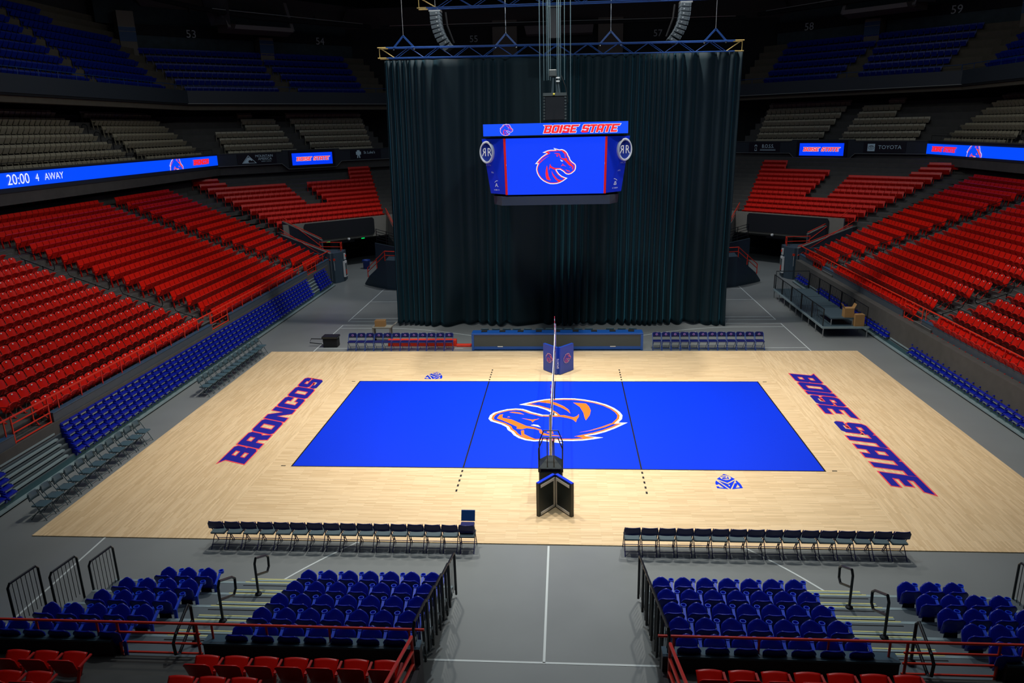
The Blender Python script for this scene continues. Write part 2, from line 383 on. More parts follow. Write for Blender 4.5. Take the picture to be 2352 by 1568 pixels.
US = [-1, -.8, -.4, 0, .4, .8, 1]
def red_back():
    g = []
    for v in (0, .3, .6, .85, .95, 1):
        g.append([(u*(.195+.035*v), -.01+.15*v-.04*u*u, .38+.47*v-(.035*u*u-.03*abs(u)**4*0)*v**4+(-.03*(abs(u) > .9))*(v > .9)) for u in US])
    return shell(g, .022)
def red_pan():
    g = []
    for v in (0, .25, .5, .75, .9, 1):
        g.append([(u*(.19+.03*v), -.05-.13*v-.10*v*v-.02*u*u, .34+.36*v-.045*u*u*v**3) for u in US])
    mb = shell(g, -.03)
    for v in (.2, .4, .6, .8):
        mb.bar((-.16, -.085-.13*v-.10*v*v, .335+.36*v), (.16, -.085-.13*v-.10*v*v, .335+.36*v), .012, .014)
    return mb
def bracket(x):
    mb = MB(); mb.bar((x, .0, .55), (x, .13, .30), .022, .05, (1, 0, 0)); mb.bar((x, .13, .30), (x, -.06, .02), .022, .06, (1, 0, 0)); mb.box(x-.03, -.12, 0, x+.03, .02, .02); return mb
def armbar(x): return MB().bbox(x-.024, -.34, .575, x+.024, .02, .605, .008)
def make_red():
    r = empty('stadium_seat')
    fixn(red_back().build('backrest', RED_PL, r, True)); fixn(red_pan().build('seat_pan', RED_PL, r, True))
    armbar(-.25).build('armrest', RED_DK, r); bracket(-.25).build('leg', RED_DK, r)
    MB().add([(-.035, .085, .775), (.035, .085, .775), (.035, .098, .815), (-.035, .098, .815)], [(0, 1, 2, 3)]).build('number_plate', NUMW, r)
    return r
def make_end():
    r = MB(); r.v = []; armbar(.25); return r
def simple_seat(wb=.46, zb=.38, zt_=.85):     # light version used for far and massed seats
    mb = MB()
    mb.hexa([(-wb*.44, -.01, zb), (wb*.44, -.01, zb), (wb*.44, .02, zb), (-wb*.44, .02, zb), (-wb/2, .11, zt_-.01), (wb/2, .11, zt_-.01), (wb/2, .14, zt_), (-wb/2, .14, zt_)])
    mb.hexa([(-wb*.42, -.09, zb-.04), (wb*.42, -.09, zb-.04), (wb*.42, -.05, zb-.04), (-wb*.42, -.05, zb-.04), (-wb*.48, -.29, zb+.30), (wb*.48, -.29, zb+.30), (wb*.48, -.25, zb+.32), (-wb*.48, -.25, zb+.32)])
    mb.box(-.265, -.3, .57, -.235, 0, .60); mb.hexa([(-.265, -.08, 0), (-.235, -.08, 0), (-.235, 0, 0), (-.265, 0, 0), (-.265, .0, .57), (-.235, .0, .57), (-.235, .06, .57), (-.265, .06, .57)])
    return mb
def blue_back():
    g = []
    for v in (0, .3, .6, .8, .93, 1):
        wv = .215 if v < .8 else .215-.09*((v-.8)/.2)**2
        g.append([(u*(wv-.03*(1-v)), -.01+.13*v-.03*u*u, .32+.42*v-.012*u*u*v) for u in US])
    return shell(g, .03)
def blue_pan():
    g = []
    for v in (0, .3, .6, .8, .93, 1):
        wv = .2 if v < .7 else .2-.10*((v-.7)/.3)**2
        g.append([(u*wv, -.06-.12*v-.07*v*v, .32+.42*v-.05*u*u*v**3) for u in US])
    return shell(g, -.045)
def cup_arm(x):
    mb = MB(); mb.hexa([(x-.022, .0, .43), (x+.022, .0, .43), (x+.022, .04, .47), (x-.022, .04, .47), (x-.03, -.27, .575), (x+.03, -.27, .575), (x+.03, -.27, .60), (x-.03, -.27, .60)])
    mb.f = mb.f; mb.bar((x, .03, .46), (x, .05, .1), .03, .07, (1, 0, 0)); return mb
def cup_ring(x):
    mb = MB(); n = 16; c = (x, -.325)
    ro, ri, z0, z1 = .062, .045, .55, .615
    R = lambda r, z: [(c[0]+r*math.cos(2*PI*k/n), c[1]+r*math.sin(2*PI*k/n), z) for k in range(n)]
    mb.loft([R(ri, z0), R(ro, z0), R(ro, z1), R(ri, z1), R(ri, z0)], cap=False); mb.add(R(ri, z0+.005), [tuple(range(n))]); return mb
def make_blue():
    r = empty('bleacher_seat')
    fixn(blue_back().build('backrest', BLUE_PL, r, True)); fixn(blue_pan().build('seat_pan', BLUE_PL, r, True))
    a = fixn(cup_arm(-.25).build('armrest', BLUE_ARM, r)); fixn(cup_ring(-.25).build('cup_holder', BLUE_ARM, a))
    MB().hexa([(-.14, .0, 0), (.14, .0, 0), (.14, .06, 0), (-.14, .06, 0), (-.12, .0, .36), (.12, .0, .36), (.12, .03, .36), (-.12, .03, .36)]).build('leg', DARK, r)
    return r
def stowed_mesh():    # seat folded flat on a closed telescopic row (front = -Y)
    mb = MB()
    mb.hexa([(-.23, -.20, .035), (.23, -.20, .035), (.23, .12, .06), (-.23, .12, .06), (-.22, -.19, .075), (.22, -.19, .075), (.22, .12, .13), (-.22, .12, .13)])
    mb.hexa([(-.25, -.13, -.13), (-.17, -.13, -.13), (-.17, .02, -.13), (-.25, .02, -.13), (-.26, -.19, .05), (-.17, -.19, .05), (-.17, .02, .05), (-.26, .02, .05)])
    mb.hexa([(-.245, -.27, -.04), (-.195, -.27, -.04), (-.195, .0, .0), (-.245, .0, .0), (-.245, -.27, .0), (-.195, -.27, .0), (-.195, .0, .05), (-.245, .0, .05)])
    return mb
SEATS = []
def put(kind, x, y, z, rz, label, group): SEATS.append((kind, x, y, z, rz, label, group))
def zt(k): return 2.45+.26*k+.002*k*k
def Tr(k): return zt(k)-.87
class Facet:
    def __init__(s, o, ang, sx): s.o = o; s.u = (math.cos(ang), math.sin(ang)); s.n = (-s.u[1], s.u[0]); s.sx = sx
    def p(s, a, off, z):
        x = s.o[0]+s.u[0]*a+s.n[0]*off; y = s.o[1]+s.u[1]*a+s.n[1]*off
        return (x*s.sx, y, z)
    def rz(s): return math.atan2(s.n[1], s.n[0]*s.sx)-PI/2
def row(kind, f, a, b, off, z, sp, lab, group, rev=False):
    n = max(1, round((b-a)/sp))
    for i in range(n):
        q = f.p(a+(i+.5)*(b-a)/n, off, z)
        if infr((q[0], q[1], q[2]+.5), 40): put(kind, *q, f.rz(), lab((n-i) if rev else i+1), group)
def terrace(name, f, rows, mth):      # rows: (a0, a1, off_front, off_back, z) ; stepped slab with risers down
    mb = MB()
    for k, (a0, a1, o0, o1, z) in enumerate(rows):
        P = f.p; zb = z-1.2
        pts = [P(a0, o0, zb), P(a1, o0, zb), P(a1, o1, zb), P(a0, o1, zb), P(a0, o0, z), P(a1, o0, z), P(a1, o1, z), P(a0, o1, z)]
        if True: mb.hexa(pts)
    return struct(name, mb, mth)
# side stands use angle 90deg: u=(0,1), n=(-1,0); mirrored facets carry sx=-1
SIDE = {}
for side, sx, x0 in (('grey-chair', 1, 17.72), ('platform', -1, 17.4)):
    f = Facet((0, 0), PI/2, sx); SIDE[side] = f
    nm = 'left' if sx == 1 else 'right'
    rows = []
    for k in range(18):
        ye = (26.6+.36*k if k < 6 else 33.0)
        rows.append((-13, ye, x0-.62+.8*k if k else x0-.45, x0+.18+.8*k, Tr(k)))
    for k in range(18, 24): rows.append((-13, 36, x0-.62+.8*k, x0+.18+.8*k, Tr(k)+.35))
    terrace('floor_terrace_'+nm, f, rows, TREAD)
    if sx == 1:
        blocks = [('block under clock', lambda k: -4.7 if k == 0 else -5.2, lambda k: 7.2, 13, True, 'the stairs'),
                  ('middle block', lambda k: 8.85+.3*min(k, 2), lambda k: 20.85, 17, False, 'near stairs'),
                  ('tunnel block', lambda k: 22.7, lambda k: 26.3+.38*min(k, 6)+.15*max(k-6, 0), 17, False, 'near stairs')]
    else:
        blocks = [('near block', lambda k: -3., lambda k: 6.75, 14, True, 'the stairs'),
                  ('middle block', lambda k: 8.7, lambda k: 19.95, 17, False, 'near stairs'),
                  ('tunnel block', lambda k: 21.95, lambda k: 25.55+.3*k, 17, False, 'near stairs')]
    for bn, fa, fb, nr, rev, ref in blocks:
        for k in range(nr):
            lab = lambda i, k=k, bn=bn, ref=ref: f'red seat, {side} side, {bn}, row {ordn(k+1)} up, {ordn(i)} from {ref}'
            row('red', f, fa(k), fb(k), x0+.8*k, Tr(k), .5, lab, f'red seats of the {side}-side stand', rev)
    for k in range(18, 22):
        row('red', f, 12 if sx == 1 else 14, 20.8, x0+.8*k, Tr(k)+.35, .52, lambda i: 'red seat under the upper deck', 'red seats under the upper deck')
        row('red', f, 23, 31, x0+.8*k, Tr(k)+.35, .52, lambda i: 'red seat under the upper deck', 'red seats under the upper deck')
    # aisle half steps with pale nosing
    st = MB(); ns = MB()
    for (a0, a1) in ((7.25, 8.8), (20.95, 22.6)) if sx == 1 else ((6.85, 8.6), (20.05, 21.85)):
        for k in range(17):
            xo = x0+.18+.8*k; P = f.p; z0 = Tr(k); z1 = z0+.5*(Tr(k+1)-z0)
            st.hexa([P(a0, xo-.33, z0), P(a1, xo-.33, z0), P(a1, xo, z0), P(a0, xo, z0), P(a0, xo-.33, z1), P(a1, xo-.33, z1), P(a1, xo, z1), P(a0, xo, z1)])
            for xx, zz in ((xo-.33, z1), (xo, Tr(k+1))):
                ns.hexa([P(a0, xx-.02, zz), P(a1, xx-.02, zz), P(a1, xx+.03, zz), P(a0, xx+.03, zz), P(a0, xx-.02, zz+.012), P(a1, xx-.02, zz+.012), P(a1, xx+.03, zz+.012), P(a0, xx+.03, zz+.012)])
    struct('floor_steps_'+nm, st, TREAD); struct('trim_nosing_'+nm, ns, mat('stair_nosing_grey', (.16, .17, .17), .6))
# corner stands above the tunnels
CORN = {}
AC = math.atan2(.6807, .7326)
for side, sx, dj0, dj, sl, sr in (('grey-chair', 1, .25, .96, (-.58, -.33), (9.05, .42)), ('platform', -1, -1.0, .80, (-.97, -.35), (8.2, .30))):
    f = Facet((-21.9, 31.0), AC, sx); CORN[side] = f; rows = []
    for j in range(15):
        o = dj0+dj*j; rows.append((sl[0]+sl[1]*j-1.6-.5*j if j else sl[0]-.1, sr[0]+sr[1]*j+(3.2 if j else .3), o-.6, o-.6+dj, Tr(7+j)))
    terrace('floor_terrace_corner_'+('left' if sx == 1 else 'right'), f, rows, TREAD)
    for j in range(12):
        a, b = sl[0]+sl[1]*j, sr[0]+sr[1]*j
        parts = [(a, b)] if j < 4 else [(a, 3.65 if sx == 1 else 2.6), (5.67 if sx == 1 else 4.55, b)]
        for h, (p, q) in enumerate(parts):
            if j >= 9:
                if h == 0: q = p+2.2
                else: p = q-2.3 if j > 9 or sx == 1 else p
            lab = lambda i, j=j, h=h: f'red seat, {side} side corner block, row {ordn(j+1)} up, {"upper " if h else ""}{ordn(i)} along'
            row('red', f, p, q, dj0+dj*j, Tr(7+j), .47, lab, f'red seats over the {side}-side tunnel')
# near end stand
NEAR = Facet((0, 0), PI, 1)     # u=(-1,0), n=(0,-1): off = -y, a = -x
rows = [(-13, -2.35, 15.95+.85*k, 16.8+.85*k, 1.6+.29*k) for k in range(11)]; terrace('floor_terrace_near_right', NEAR, rows, TREAD)
rows = [(2.35, 13, 15.95+.85*k, 16.8+.85*k, 1.6+.29*k) for k in range(11)]; terrace('floor_terrace_near_left', NEAR, rows, TREAD)
for k in range(4):
    for bn, a, n, ref, rev in (('before the camera, BRONCOS half', 2.35, 7, 'centre gap', False), ('outside the stairs, BRONCOS half', 8.0, 6, 'the stairs', False),
                     ('before the camera, STATE half', -2.6-.535*7, 7, 'centre gap', True), ('outside the stairs, STATE half', -8-.535*6, 6, 'the stairs', True)):
        lab = lambda i, k=k, bn=bn, ref=ref: f'red seat {bn.replace("BRONCOS half", "grey-chair half").replace("STATE half", "platform half")}, row {ordn(k+1)}, {ordn(i)} from {ref}'
        row('red', NEAR, a, a+.535*n, 17.0+.85*k, 1.6+.29*k, .535, lab, 'red seats in front of the camera', rev)
# near telescopic bleachers, pulled out
NB = {}
for half, sg in (('grey-chair', 1), ('platform', -1)):
    b = thing('telescopic_bleacher', f'pulled-out aluminium bleacher with blue seats and stairs on the {half} half, below the red rail', 'bleacher'); NB[half] = b
    for r in range(5):
        y = -11.62-.87*r; z = .28+.28*r
        MB().box(sg*-10.95, y, z-.03, sg*-2.3, y-.9, z).build('deck', DECK, b)
        nz = MB(); nz.box(sg*-10.95, y+.02, z-.05, sg*-2.3, y-.06, z+.006); nz.build('nosing', ALU, b)
        MB().box(sg*-10.93, y-.03, z-.28, sg*-2.32, y-.05, z-.05).build('riser', ALU, b)
        hs = MB(); hs.box(sg*-7.55, y+.36, z-.28, sg*-6.08, y-.0, z-.14); hs.build('step', ALU, b)
        ny = MB()
        for yy, zz in ((y+.36, z-.14), (y+.02, z+.004)): ny.box(sg*-7.55, yy, zz, sg*-6.08, yy-.035, zz+.006)
        ny.build('stair_nosing', NOSE_Y, b)
        gv = MB()
        for yy, zz in ((y+.26, z-.14), (y+.14, z-.14), (y-.12, z)): gv.box(sg*-7.55, yy, zz, sg*-6.08, yy-.03, zz+.004)
        gv.build('tread_groove', DARK, b)
        if r: text('row_letter', 'ABCDEFG'[r], mat('row_letter_yellow', (.5, .55, .1), .5), placeM((sg*-7.4, y+.18, z-.134), (-1, 0, 0), (0, -1, 0)), .14, b)
    for r in range(5):
        y = 12.38+.87*r; z = .28+.28*r
        for bn, a, n, ref, rev in ((f'{half} half, stairs-to-gap block', 2.42, 7, 'the gap', False), (f'{half} half, outer block', 7.9, (3, 4, 4, 5, 6)[r], 'the stairs', False)):
            lab = lambda i, r=r, bn=bn, ref=ref: f'blue seat, {bn}, row {ordn(r+1)} up, {ordn(i)} from {ref}'
            if sg == 1: row('bleach', NEAR, a, a+.5*n, y, z, .5, lab, 'blue seats of the pulled-out bleachers')
            else: row('bleach', NEAR, -a-.5*n, -a, y, z, .5, lab, 'blue seats of the pulled-out bleachers', True)
# side telescopic bleachers, pushed in
for side, sx, gates in (('grey-chair', 1, ((-7.2, -4.6), (21.9, 23.2))), ('platform', -1, ((8.0, 10.1), (21.5, 23.1)))):
    f = SIDE[side]; P = f.p
    b = thing('telescopic_bleacher', f'pushed-in telescopic bleacher with six rows of folded blue seats along the {side} side wall', 'bleacher')
    mb = MB()
    def fbox(mb, a0, a1, o0, o1, z0, z1): return mb.hexa([P(a0, o0, z0), P(a1, o0, z0), P(a1, o1, z0), P(a0, o1, z0), P(a0, o0, z1), P(a1, o0, z1), P(a1, o1, z1), P(a0, o1, z1)])
    fixn(fbox(MB(), -13, 26.3, 16.9, 17.3, .09, .30).build('skirt', TEAL, b)); fixn(fbox(MB(), -13, 26.3, 16.74, 16.92, .06, .11).build('kick_rail', ALU, b)); fixn(fbox(MB(), -13, 26.4, 16.78, 17.3, 0, .07).build('kick_gap_shade', DARK, b))  # dark strip along the floor stands in for the shaded kick gap
    for r in range(6):
        fixn(fbox(MB(), -13, 26.2, 16.92+.085*r, 17.32, .30+.2*r, .335+.2*r).build('row_deck', DECK, b))
        fixn(fbox(MB(), -13, 26.2, 17.0+.085*r, 17.32, .32+.2*r, .50+.2*r).build('row_face', mat('bleacher_face_dark', (.03, .045, .055), .5), b))
        y = -8.5; i = 0
        while y < 26:
            if not any(g0-.25 < y < g1+.25 for g0, g1 in gates):
                q = P(y, 16.98+.085*r, .38+.2*r)
                i += 1
                if infr(q, 20): put('stow', *q, f.rz(), f'folded blue seat on the pushed-in {side} side bleacher, row {ordn(r+1)} up, {ordn(i)} along', f'folded blue seats on the {side} side bleacher')
            y += .5
    pl = MB()
    for r in range(6):
        y = -8.5
        while y < 26:
            if not any(g0-.25 < y < g1+.25 for g0, g1 in gates): fbox(pl, y-.13, y+.17, 16.80+.085*r, 17.0+.085*r, .345+.2*r, .40+.2*r)
            y += .5
    o = fixn(pl.build('row_plate', ALU, b)); o['kind'] = 'stuff'
    for g0, g1 in gates:
        for r in range(6):
            fixn(fbox(MB(), g0, g1, 16.90+.085*r, 17.05+.085*r, .40+.2*r, .455+.2*r).build('step', ALU, b))
# ---------------------------------------------------------------- cream and upper tiers
def ctop(r): return 9.65+.575*r
for side, sx in (('grey-chair', 1), ('platform', -1)):
    f = SIDE[side]; fc = Facet((-30.3, 38.4) if sx == 1 else (-30.3, 38.0), AC, sx); nm = 'left' if sx == 1 else 'right'
    dz = 0 if sx == 1 else -.12
    terrace('floor_balcony_'+nm, f, [(-6, 41, 30.35+.97*r, 31.35+.97*r, ctop(r)-.85+dz) for r in range(8)], TREAD)
    terrace('floor_balcony_corner_'+nm, fc, [(-1-.4*r, 18, .35+.95*r, 1.35+.95*r, ctop(r)-.85+dz) for r in range(8)], TREAD)
    for r in range(7):
        z = ctop(r)-.85+dz
        for bn, a, b, rev in (('block above the clock', 8., 26.85+.0*r, True), ('block beside the corner', 28.4+.3*r, 37.2+.45*r, False)):
            lab = lambda i, r=r, bn=bn: f'cream seat, {side} side balcony, {bn}, row {ordn(r+1)} up, {ordn(i)} from the stairs'
            row('cream', f, a, b, 31.0+.97*r, z, .52, lab, f'cream seats of the {side} side balcony', rev)
        for h, (a, b) in enumerate((((1.4 if r < 4 else 4.6, 7.95) if r < 6 else (4.6, 6.0)), (9.8-.05*r, 16.1+.3*r))):
            lab = lambda i, r=r, h=h: f'cream seat, {side} side balcony corner, {"block by the curtain" if h else "block by the screen"}, row {ordn(r+1)} up, {ordn(i)} along'
            row('cream', fc, a, b, 1.0+.95*r, z, .5, lab, f'cream seats of the {side} side balcony corner')
    # upper tier
    terrace('floor_upper_'+nm, f, [(-4, 41+.4*r, 33.2+.85*r, 34.05+.85*r, 14.5+.71*r) for r in range(12)], mat('upper_stair_concrete', (.10, .085, .06), .85, noise=.2))
    terrace('floor_upper_corner_'+nm, fc, [(-2-.4*r, 20, 3.3+.85*r, 4.15+.85*r, 14.5+.71*r) for r in range(7)], mat('upper_stair_concrete', (.10, .085, .06), .85))
    for r in range(9):
        z = 14.5+.71*r
        for bn, a, b, rev in (('block nearest the frame edge', 12, 27.0, True), ('long block', 28.4, 37.6+.3*r if r < 7 else 33, True)):
            lab = lambda i, r=r, bn=bn: f'blue seat, {side} top tier, {bn.replace("block nearest the frame edge", "short block")}, row {ordn(r+1)} up, {ordn(i)} from stairs'
            row('upper', f, a, b, 33.9+.85*r, z, .52, lab, f'dark blue seats of the {side} side top tier', rev)
        if r < 6:
            for h, (a, b) in enumerate(((-.8-.5*r if sx == 1 else 1-.3*r, 7.9), (9.9-.45*r, 17.2))):
                lab = lambda i, r=r, h=h: f'blue seat, {side} top tier corner, {"curtain block" if h else "pillar block"}, row {ordn(r+1)} up, {ordn(i)} along'
                row('upper', fc, a, b, 3.9+.85*r, z, .52, lab, f'dark blue seats of the {side} side top tier corner')
# ---------------------------------------------------------------- place the seats
def place_kind(kind, root, label_cat, stuffname, base, matl, stufflabel, group, limit=300):
    L = sorted([s for s in SEATS if s[0] == kind], key=lambda s: project((s[1], s[2], s[3]+.5))[2])
    ind, rest = L[:limit], L[limit:]
    for i, s in enumerate(ind):
        o = root if i == 0 else copy_tree(root)
        o.location = s[1:4]; o.rotation_euler = (0, 0, s[4]); tag(o, s[5], label_cat, s[6])
    if rest:
        V = np.array(base.v); nv = len(V); vs = []; fs = []
        for k, s in enumerate(rest):
            c, sn = math.cos(s[4]), math.sin(s[4]); R = np.array([[c, -sn, 0], [sn, c, 0], [0, 0, 1]])
            vs.append(V @ R.T+np.array(s[1:4])); fs += [tuple(i+k*nv for i in f) for f in base.f]
        me = bpy.data.meshes.new(stuffname); me.from_pydata(np.concatenate(vs).tolist(), [], fs); me.materials.append(matl)
        o = bpy.data.objects.new(stuffname, me); C.objects.link(o); tag(o, stufflabel, 'seats', None, 'stuff'); fixn(o)
    print(kind, len(ind), len(rest))
place_kind('red', make_red(), 'seat', 'red_seat_mass', simple_seat(), RED_PL, 'mass of red seats filling the lower stands farther from the camera', None)
near_bl = [s for s in SEATS if s[0] == 'bleach']
place_kind('bleach', make_blue(), 'seat', 'blue_seat_mass', simple_seat(), BLUE_PL, 'mass of blue seats', None)
sw = stowed_mesh().build('bleacher_seat', BLUE_PL); fixn(sw)
place_kind('stow', sw, 'seat', 'folded_seat_mass', stowed_mesh(), BLUE_PL, 'mass of folded blue seats at the far ends of the pushed-in bleachers', None, 300-len(near_bl))
cr = simple_seat(.48).build('balcony_seat', CREAM_PL); fixn(cr)
place_kind('cream', cr, 'seat', 'cream_seat_mass', simple_seat(.48), CREAM_PL, 'mass of cream seats on the balcony farther away', None)
up = simple_seat(.48).build('top_tier_seat', UPBLUE_PL); fixn(up)
place_kind('upper', up, 'seat', 'top_tier_seat_mass', simple_seat(.48), UPBLUE_PL, 'mass of dark blue seats on the top tier farther away', None)
# ---------------------------------------------------------------- walls, parapets, fascias
SCREEN = mat('led_screen_blue', (0, .01, .05), .5, emit=(.0, .042, .95), estr=1.0)
SCREEN2 = mat('led_ribbon_blue', (0, .01, .05), .5, emit=(.0, .07, 1.0), estr=1.0)
LEDW = mat('led_white', (.1, .1, .1), .5, emit=(.8, .88, 1), estr=1.0)
LEDR = mat('led_red', (.1, .0, .0), .5, emit=(1, .02, .03), estr=.95)
LEDO = mat('led_orange', (.1, .02, .0), .5, emit=(1, .09, .0), estr=1.0)
SIGN_BLK = mat('sign_panel_black', (.006, .008, .014), .4)
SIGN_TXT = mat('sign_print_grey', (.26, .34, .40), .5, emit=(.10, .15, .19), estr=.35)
TEALWALL = mat('tunnel_wall_teal', (.018, .040, .060), .55)
CONC_L = mat('light_concrete', (.20, .19, .165), .75, noise=.1)
EXITG = mat('exit_sign_green', (.0, .1, .02), .5, emit=(0, .9, .15), estr=.9)
def fz(f, mb, a0, a1, o0, o1, z0, z1, z0b=None, z1b=None):
    z0b = z0 if z0b is None else z0b; z1b = z1 if z1b is None else z1b; P = f.p
    return mb.hexa([P(a0, o0, z0), P(a1, o0, z0b), P(a1, o1, z0b), P(a0, o1, z0), P(a0, o0, z1), P(a1, o0, z1b), P(a1, o1, z1b), P(a0, o1, z1)])
def rail_run(b, f, a0, a1, off, z, r=.03, step=1.25, zbase=1.9, m=None, name='post'):
    b2 = MB().tube([f.p(a0, off, z), f.p(a1, off, z)], r); b2.build('top_rail', m, b)
    n = max(1, round((a1-a0)/step))
    for i in range(n+1):
        a = a0+(a1-a0)*i/n; MB().tube([f.p(a, off, zbase), f.p(a, off, z)], r*.75, 6).build(name, m, b)
for side, sx in (('grey-chair', 1), ('platform', -1)):
    f = SIDE[side]; fc = Facet((-30.3, 38.4) if sx == 1 else (-30.3, 38.0), AC, sx); fd = CORN[side]; nm = 'left' if sx == 1 else 'right'
    dz = 0 if sx == 1 else -.12
    gates = ((-6.3, -4.4), (7.75, 9.75), (22.15, 24.2)) if sx == 1 else ((8.0, 10.0), (22.2, 24.1))
    ye = 27.25
    edges = [-13]+[v for g in gates for v in g]+[ye]
    for i in range(0, len(edges), 2):
        mb = MB(); fz(f, mb, edges[i], edges[i+1], 17.32, 17.5, 0, 1.9); struct('wall_'+nm+'_parapet', mb, WALLGREY)
        mb = MB(); fz(f, mb, edges[i]-.0, edges[i+1], 17.30, 17.52, 1.9, 1.93); struct('trim_'+nm+'_parapet_cap', mb, mat('parapet_cap_blue_reflect', (.03, .09, .16), .4))  # cap made lighter and bluer: a blue reflection put into its colour
    for k, (g0, g1) in enumerate(gates):
        mb = MB(); fz(f, mb, g0, g1, 17.34, 17.5, 0, 1.38); struct('wall_'+nm+'_gate_sill', mb, WALLGREY)
        mb = MB(); fz(f, mb, g0, g1, 17.32, 17.6, 1.38, 1.5); struct('trim_'+nm+'_gate_edge', mb, CONC_L)
        g = thing('gate_rail', f'red gate rail of three bars closing the {("" if len(gates)==1 else ORD[k+1]+" ")}stair gap of the {side}-side parapet', 'railing')
        for z in (1.62, 1.95, 2.25): MB().tube([f.p(g0+.05, 17.38, z), f.p(g1-.05, 17.38, z)], .025).build('bar', RED_RAIL, g)
        for a in (g0+.08, g1-.08): MB().tube([f.p(a, 17.38, 1.5), f.p(a, 17.38, 2.5)], .028).build('post', RED_RAIL, g)
    g = thing('guard_rail', f'long red rail on short posts along the parapet of the {side}-side stand', 'railing')
    rail_run(g, f, -13, ye, 17.41, 2.47, .034, 1.3, 1.93, RED_RAIL)
    # aisle handrails
    for ai, (ay, ks) in enumerate(((8.0, ((.3, 2.0), (2.7, 5.3), (6.0, 8.6), (9.4, 11.6))), (21.75, ((.6, 2.4), (3.0, 5.4), (6.2, 8.6), (9.4, 13.0)))) if sx == 1 else ((7.7, ((.3, 2.0), (2.6, 4.6), (5.4, 7.2))), (21.0, ((.4, 2.2), (3.2, 5.6), (6.2, 9.0), (10.0, 12.6), (13.4, 15.5))))):
        for q, (k0, k1) in enumerate(ks):
            x0 = 17.72 if sx == 1 else 17.4
            h = thing('handrail', f'black aisle handrail on two posts, {"farther" if ai else "nearer"} stairs of the {side}-side stand, {ORD[q+1]} from the bottom', 'handrail', group=f'aisle handrails of the {side}-side stand')
            A = lambda k, dz_: f.p(ay, x0+.8*k, Tr(k)+dz_)
            MB().tube([A(k0+.1, .45), A(k0, .6), A(k0+.03, .88), A(k0+.12, .95), A(k1-.1, .95), A(k1, .9), A(k1+.03, .7), A(k1-.1, .48), A(k0+.1, .45)], .02).build('loop', BLACK_RAIL, h)
            for kk in (k0+.35*(k1-k0), k0+.85*(k1-k0)): MB().tube([A(kk, -.15), A(kk, .5)], .022).build('post', BLACK_RAIL, h)
    # tower beside the tunnel mouth
    t = MB(); foot = [(27.25, 17.0), (27.55, 16.75), (28.2, 16.52), (29.2, 16.62), (29.4, 17.6), (29.3, 19.2), (27.25, 19.2)]
    t.loft([[f.p(a, o, z) for a, o in foot] for z in (0, 2.3)]); struct('wall_'+nm+'_tower', t, mat('tower_wall_blue_grey', (.035, .06, .085), .55))
    cb = thing('extinguisher_cabinet', f'tall white framed cabinet on the slate tower beside the {side}-side tunnel', 'cabinet')
    cbm = MB(); 
    fz(f, cbm, 28.0, 28.6, 16.42, 16.55, .35, 1.55); cbm.build('frame', mat('cabinet_white', (.75, .75, .75), .4), cb)
    fz(f, MB(), 28.1, 28.5, 16.40, 16.45, .45, 1.4).build('pane', mat('cabinet_pane_dark', (.05, .07, .08), .15), cb)
    fz(f, MB(), 28.2, 28.4, 16.39, 16.43, .55, .9).build('extinguisher', RED_RAIL, cb)
    al = thing('fire_alarm', f'small red alarm box with pale pull cord on the tower of the {side}-side tunnel', 'alarm box')
    MB().box(-17.05*sx, 27.22, 1.75, -16.9*sx, 27.3, 1.9).build('box', RED_RAIL, al); MB().tube([(-16.98*sx, 27.2, 1.75), (-16.97*sx, 27.2, 1.0)], .012).build('cord', NUMW, al)
    fs = thing('fire_strobe', f'red and white strobe on the corner of the tower by the {side}-side tunnel', 'alarm light')
    fz(f, MB(), 28.15, 28.35, 16.40, 16.5, 1.7, 2.15).build('plate', NUMW, fs); fz(f, MB(), 28.2, 28.3, 16.34, 16.42, 1.9, 2.05).build('lamp', RED_RAIL, fs)
    # sloped stair walls
    def slope(name, A, B, zb, th=.18, m=WALLGREY):
        d = Vector((B[0]-A[0], B[1]-A[1])).normalized(); nn = Vector((-d.y, d.x))*th/2; mb = MB()
        q = lambda p, s, z: ((p[0]+nn.x*s)*sx, p[1]+nn.y*s, z)
        mb.hexa([q(A, -1, zb), q(B, -1, zb), q(B, 1, zb), q(A, 1, zb), q(A, -1, A[2]), q(B, -1, B[2]), q(B, 1, B[2]), q(A, 1, A[2])]); struct(name, mb, m)
        cap = MB(); cap.bar(q(A, 0, A[2]+.015), q(B, 0, B[2]+.015), th+.04, .03); struct('trim_'+nm+'_stair_cap', cap, CONC_L)
    s1 = ((-17.2, 27.2, 2.3), (-21.5, 28.9, 3.55)); s2 = ((-18.6, 29.75, 2.95), (-22.0, 30.7, 4.35))
    slope('wall_'+nm+'_stair_lower', *s1, .2); slope('wall_'+nm+'_stair_upper', *s2, .2)
    for wn, (A, B) in (('lower', s1), ('upper', s2)):
        g = thing('stair_rail', f'red sloping rail on the {wn} stair wall beside the {side}-side tunnel', 'railing')
        a = Vector((A[0]*sx, A[1], A[2])); b = Vector((B[0]*sx, B[1], B[2])); up = Vector((0, 0, 1))
        MB().tube([a+up*.14, b+up*.14], .03).build('rail', RED_RAIL, g); MB().tube([a+up*-.5+Vector((0, -.12, 0)), b+up*.45+Vector((0, -.12, 0))], .025).build('rail', RED_RAIL, g)
        for t_ in (.05, .5, .95): p = a.lerp(b, t_); MB().tube([p, p+up*.14], .02).build('post', RED_RAIL, g)
    g = thing('landing_rail', f'red two-bar rail around the top of the tower by the {side}-side tunnel', 'railing')
    pts = [(-18.7, 29.4), (-16.9, 29.2), (-16.75, 28.4)]
    for z in (2.5, 2.85): MB().tube([(x*sx, y, z) for x, y in pts], .028).build('bar', RED_RAIL, g)
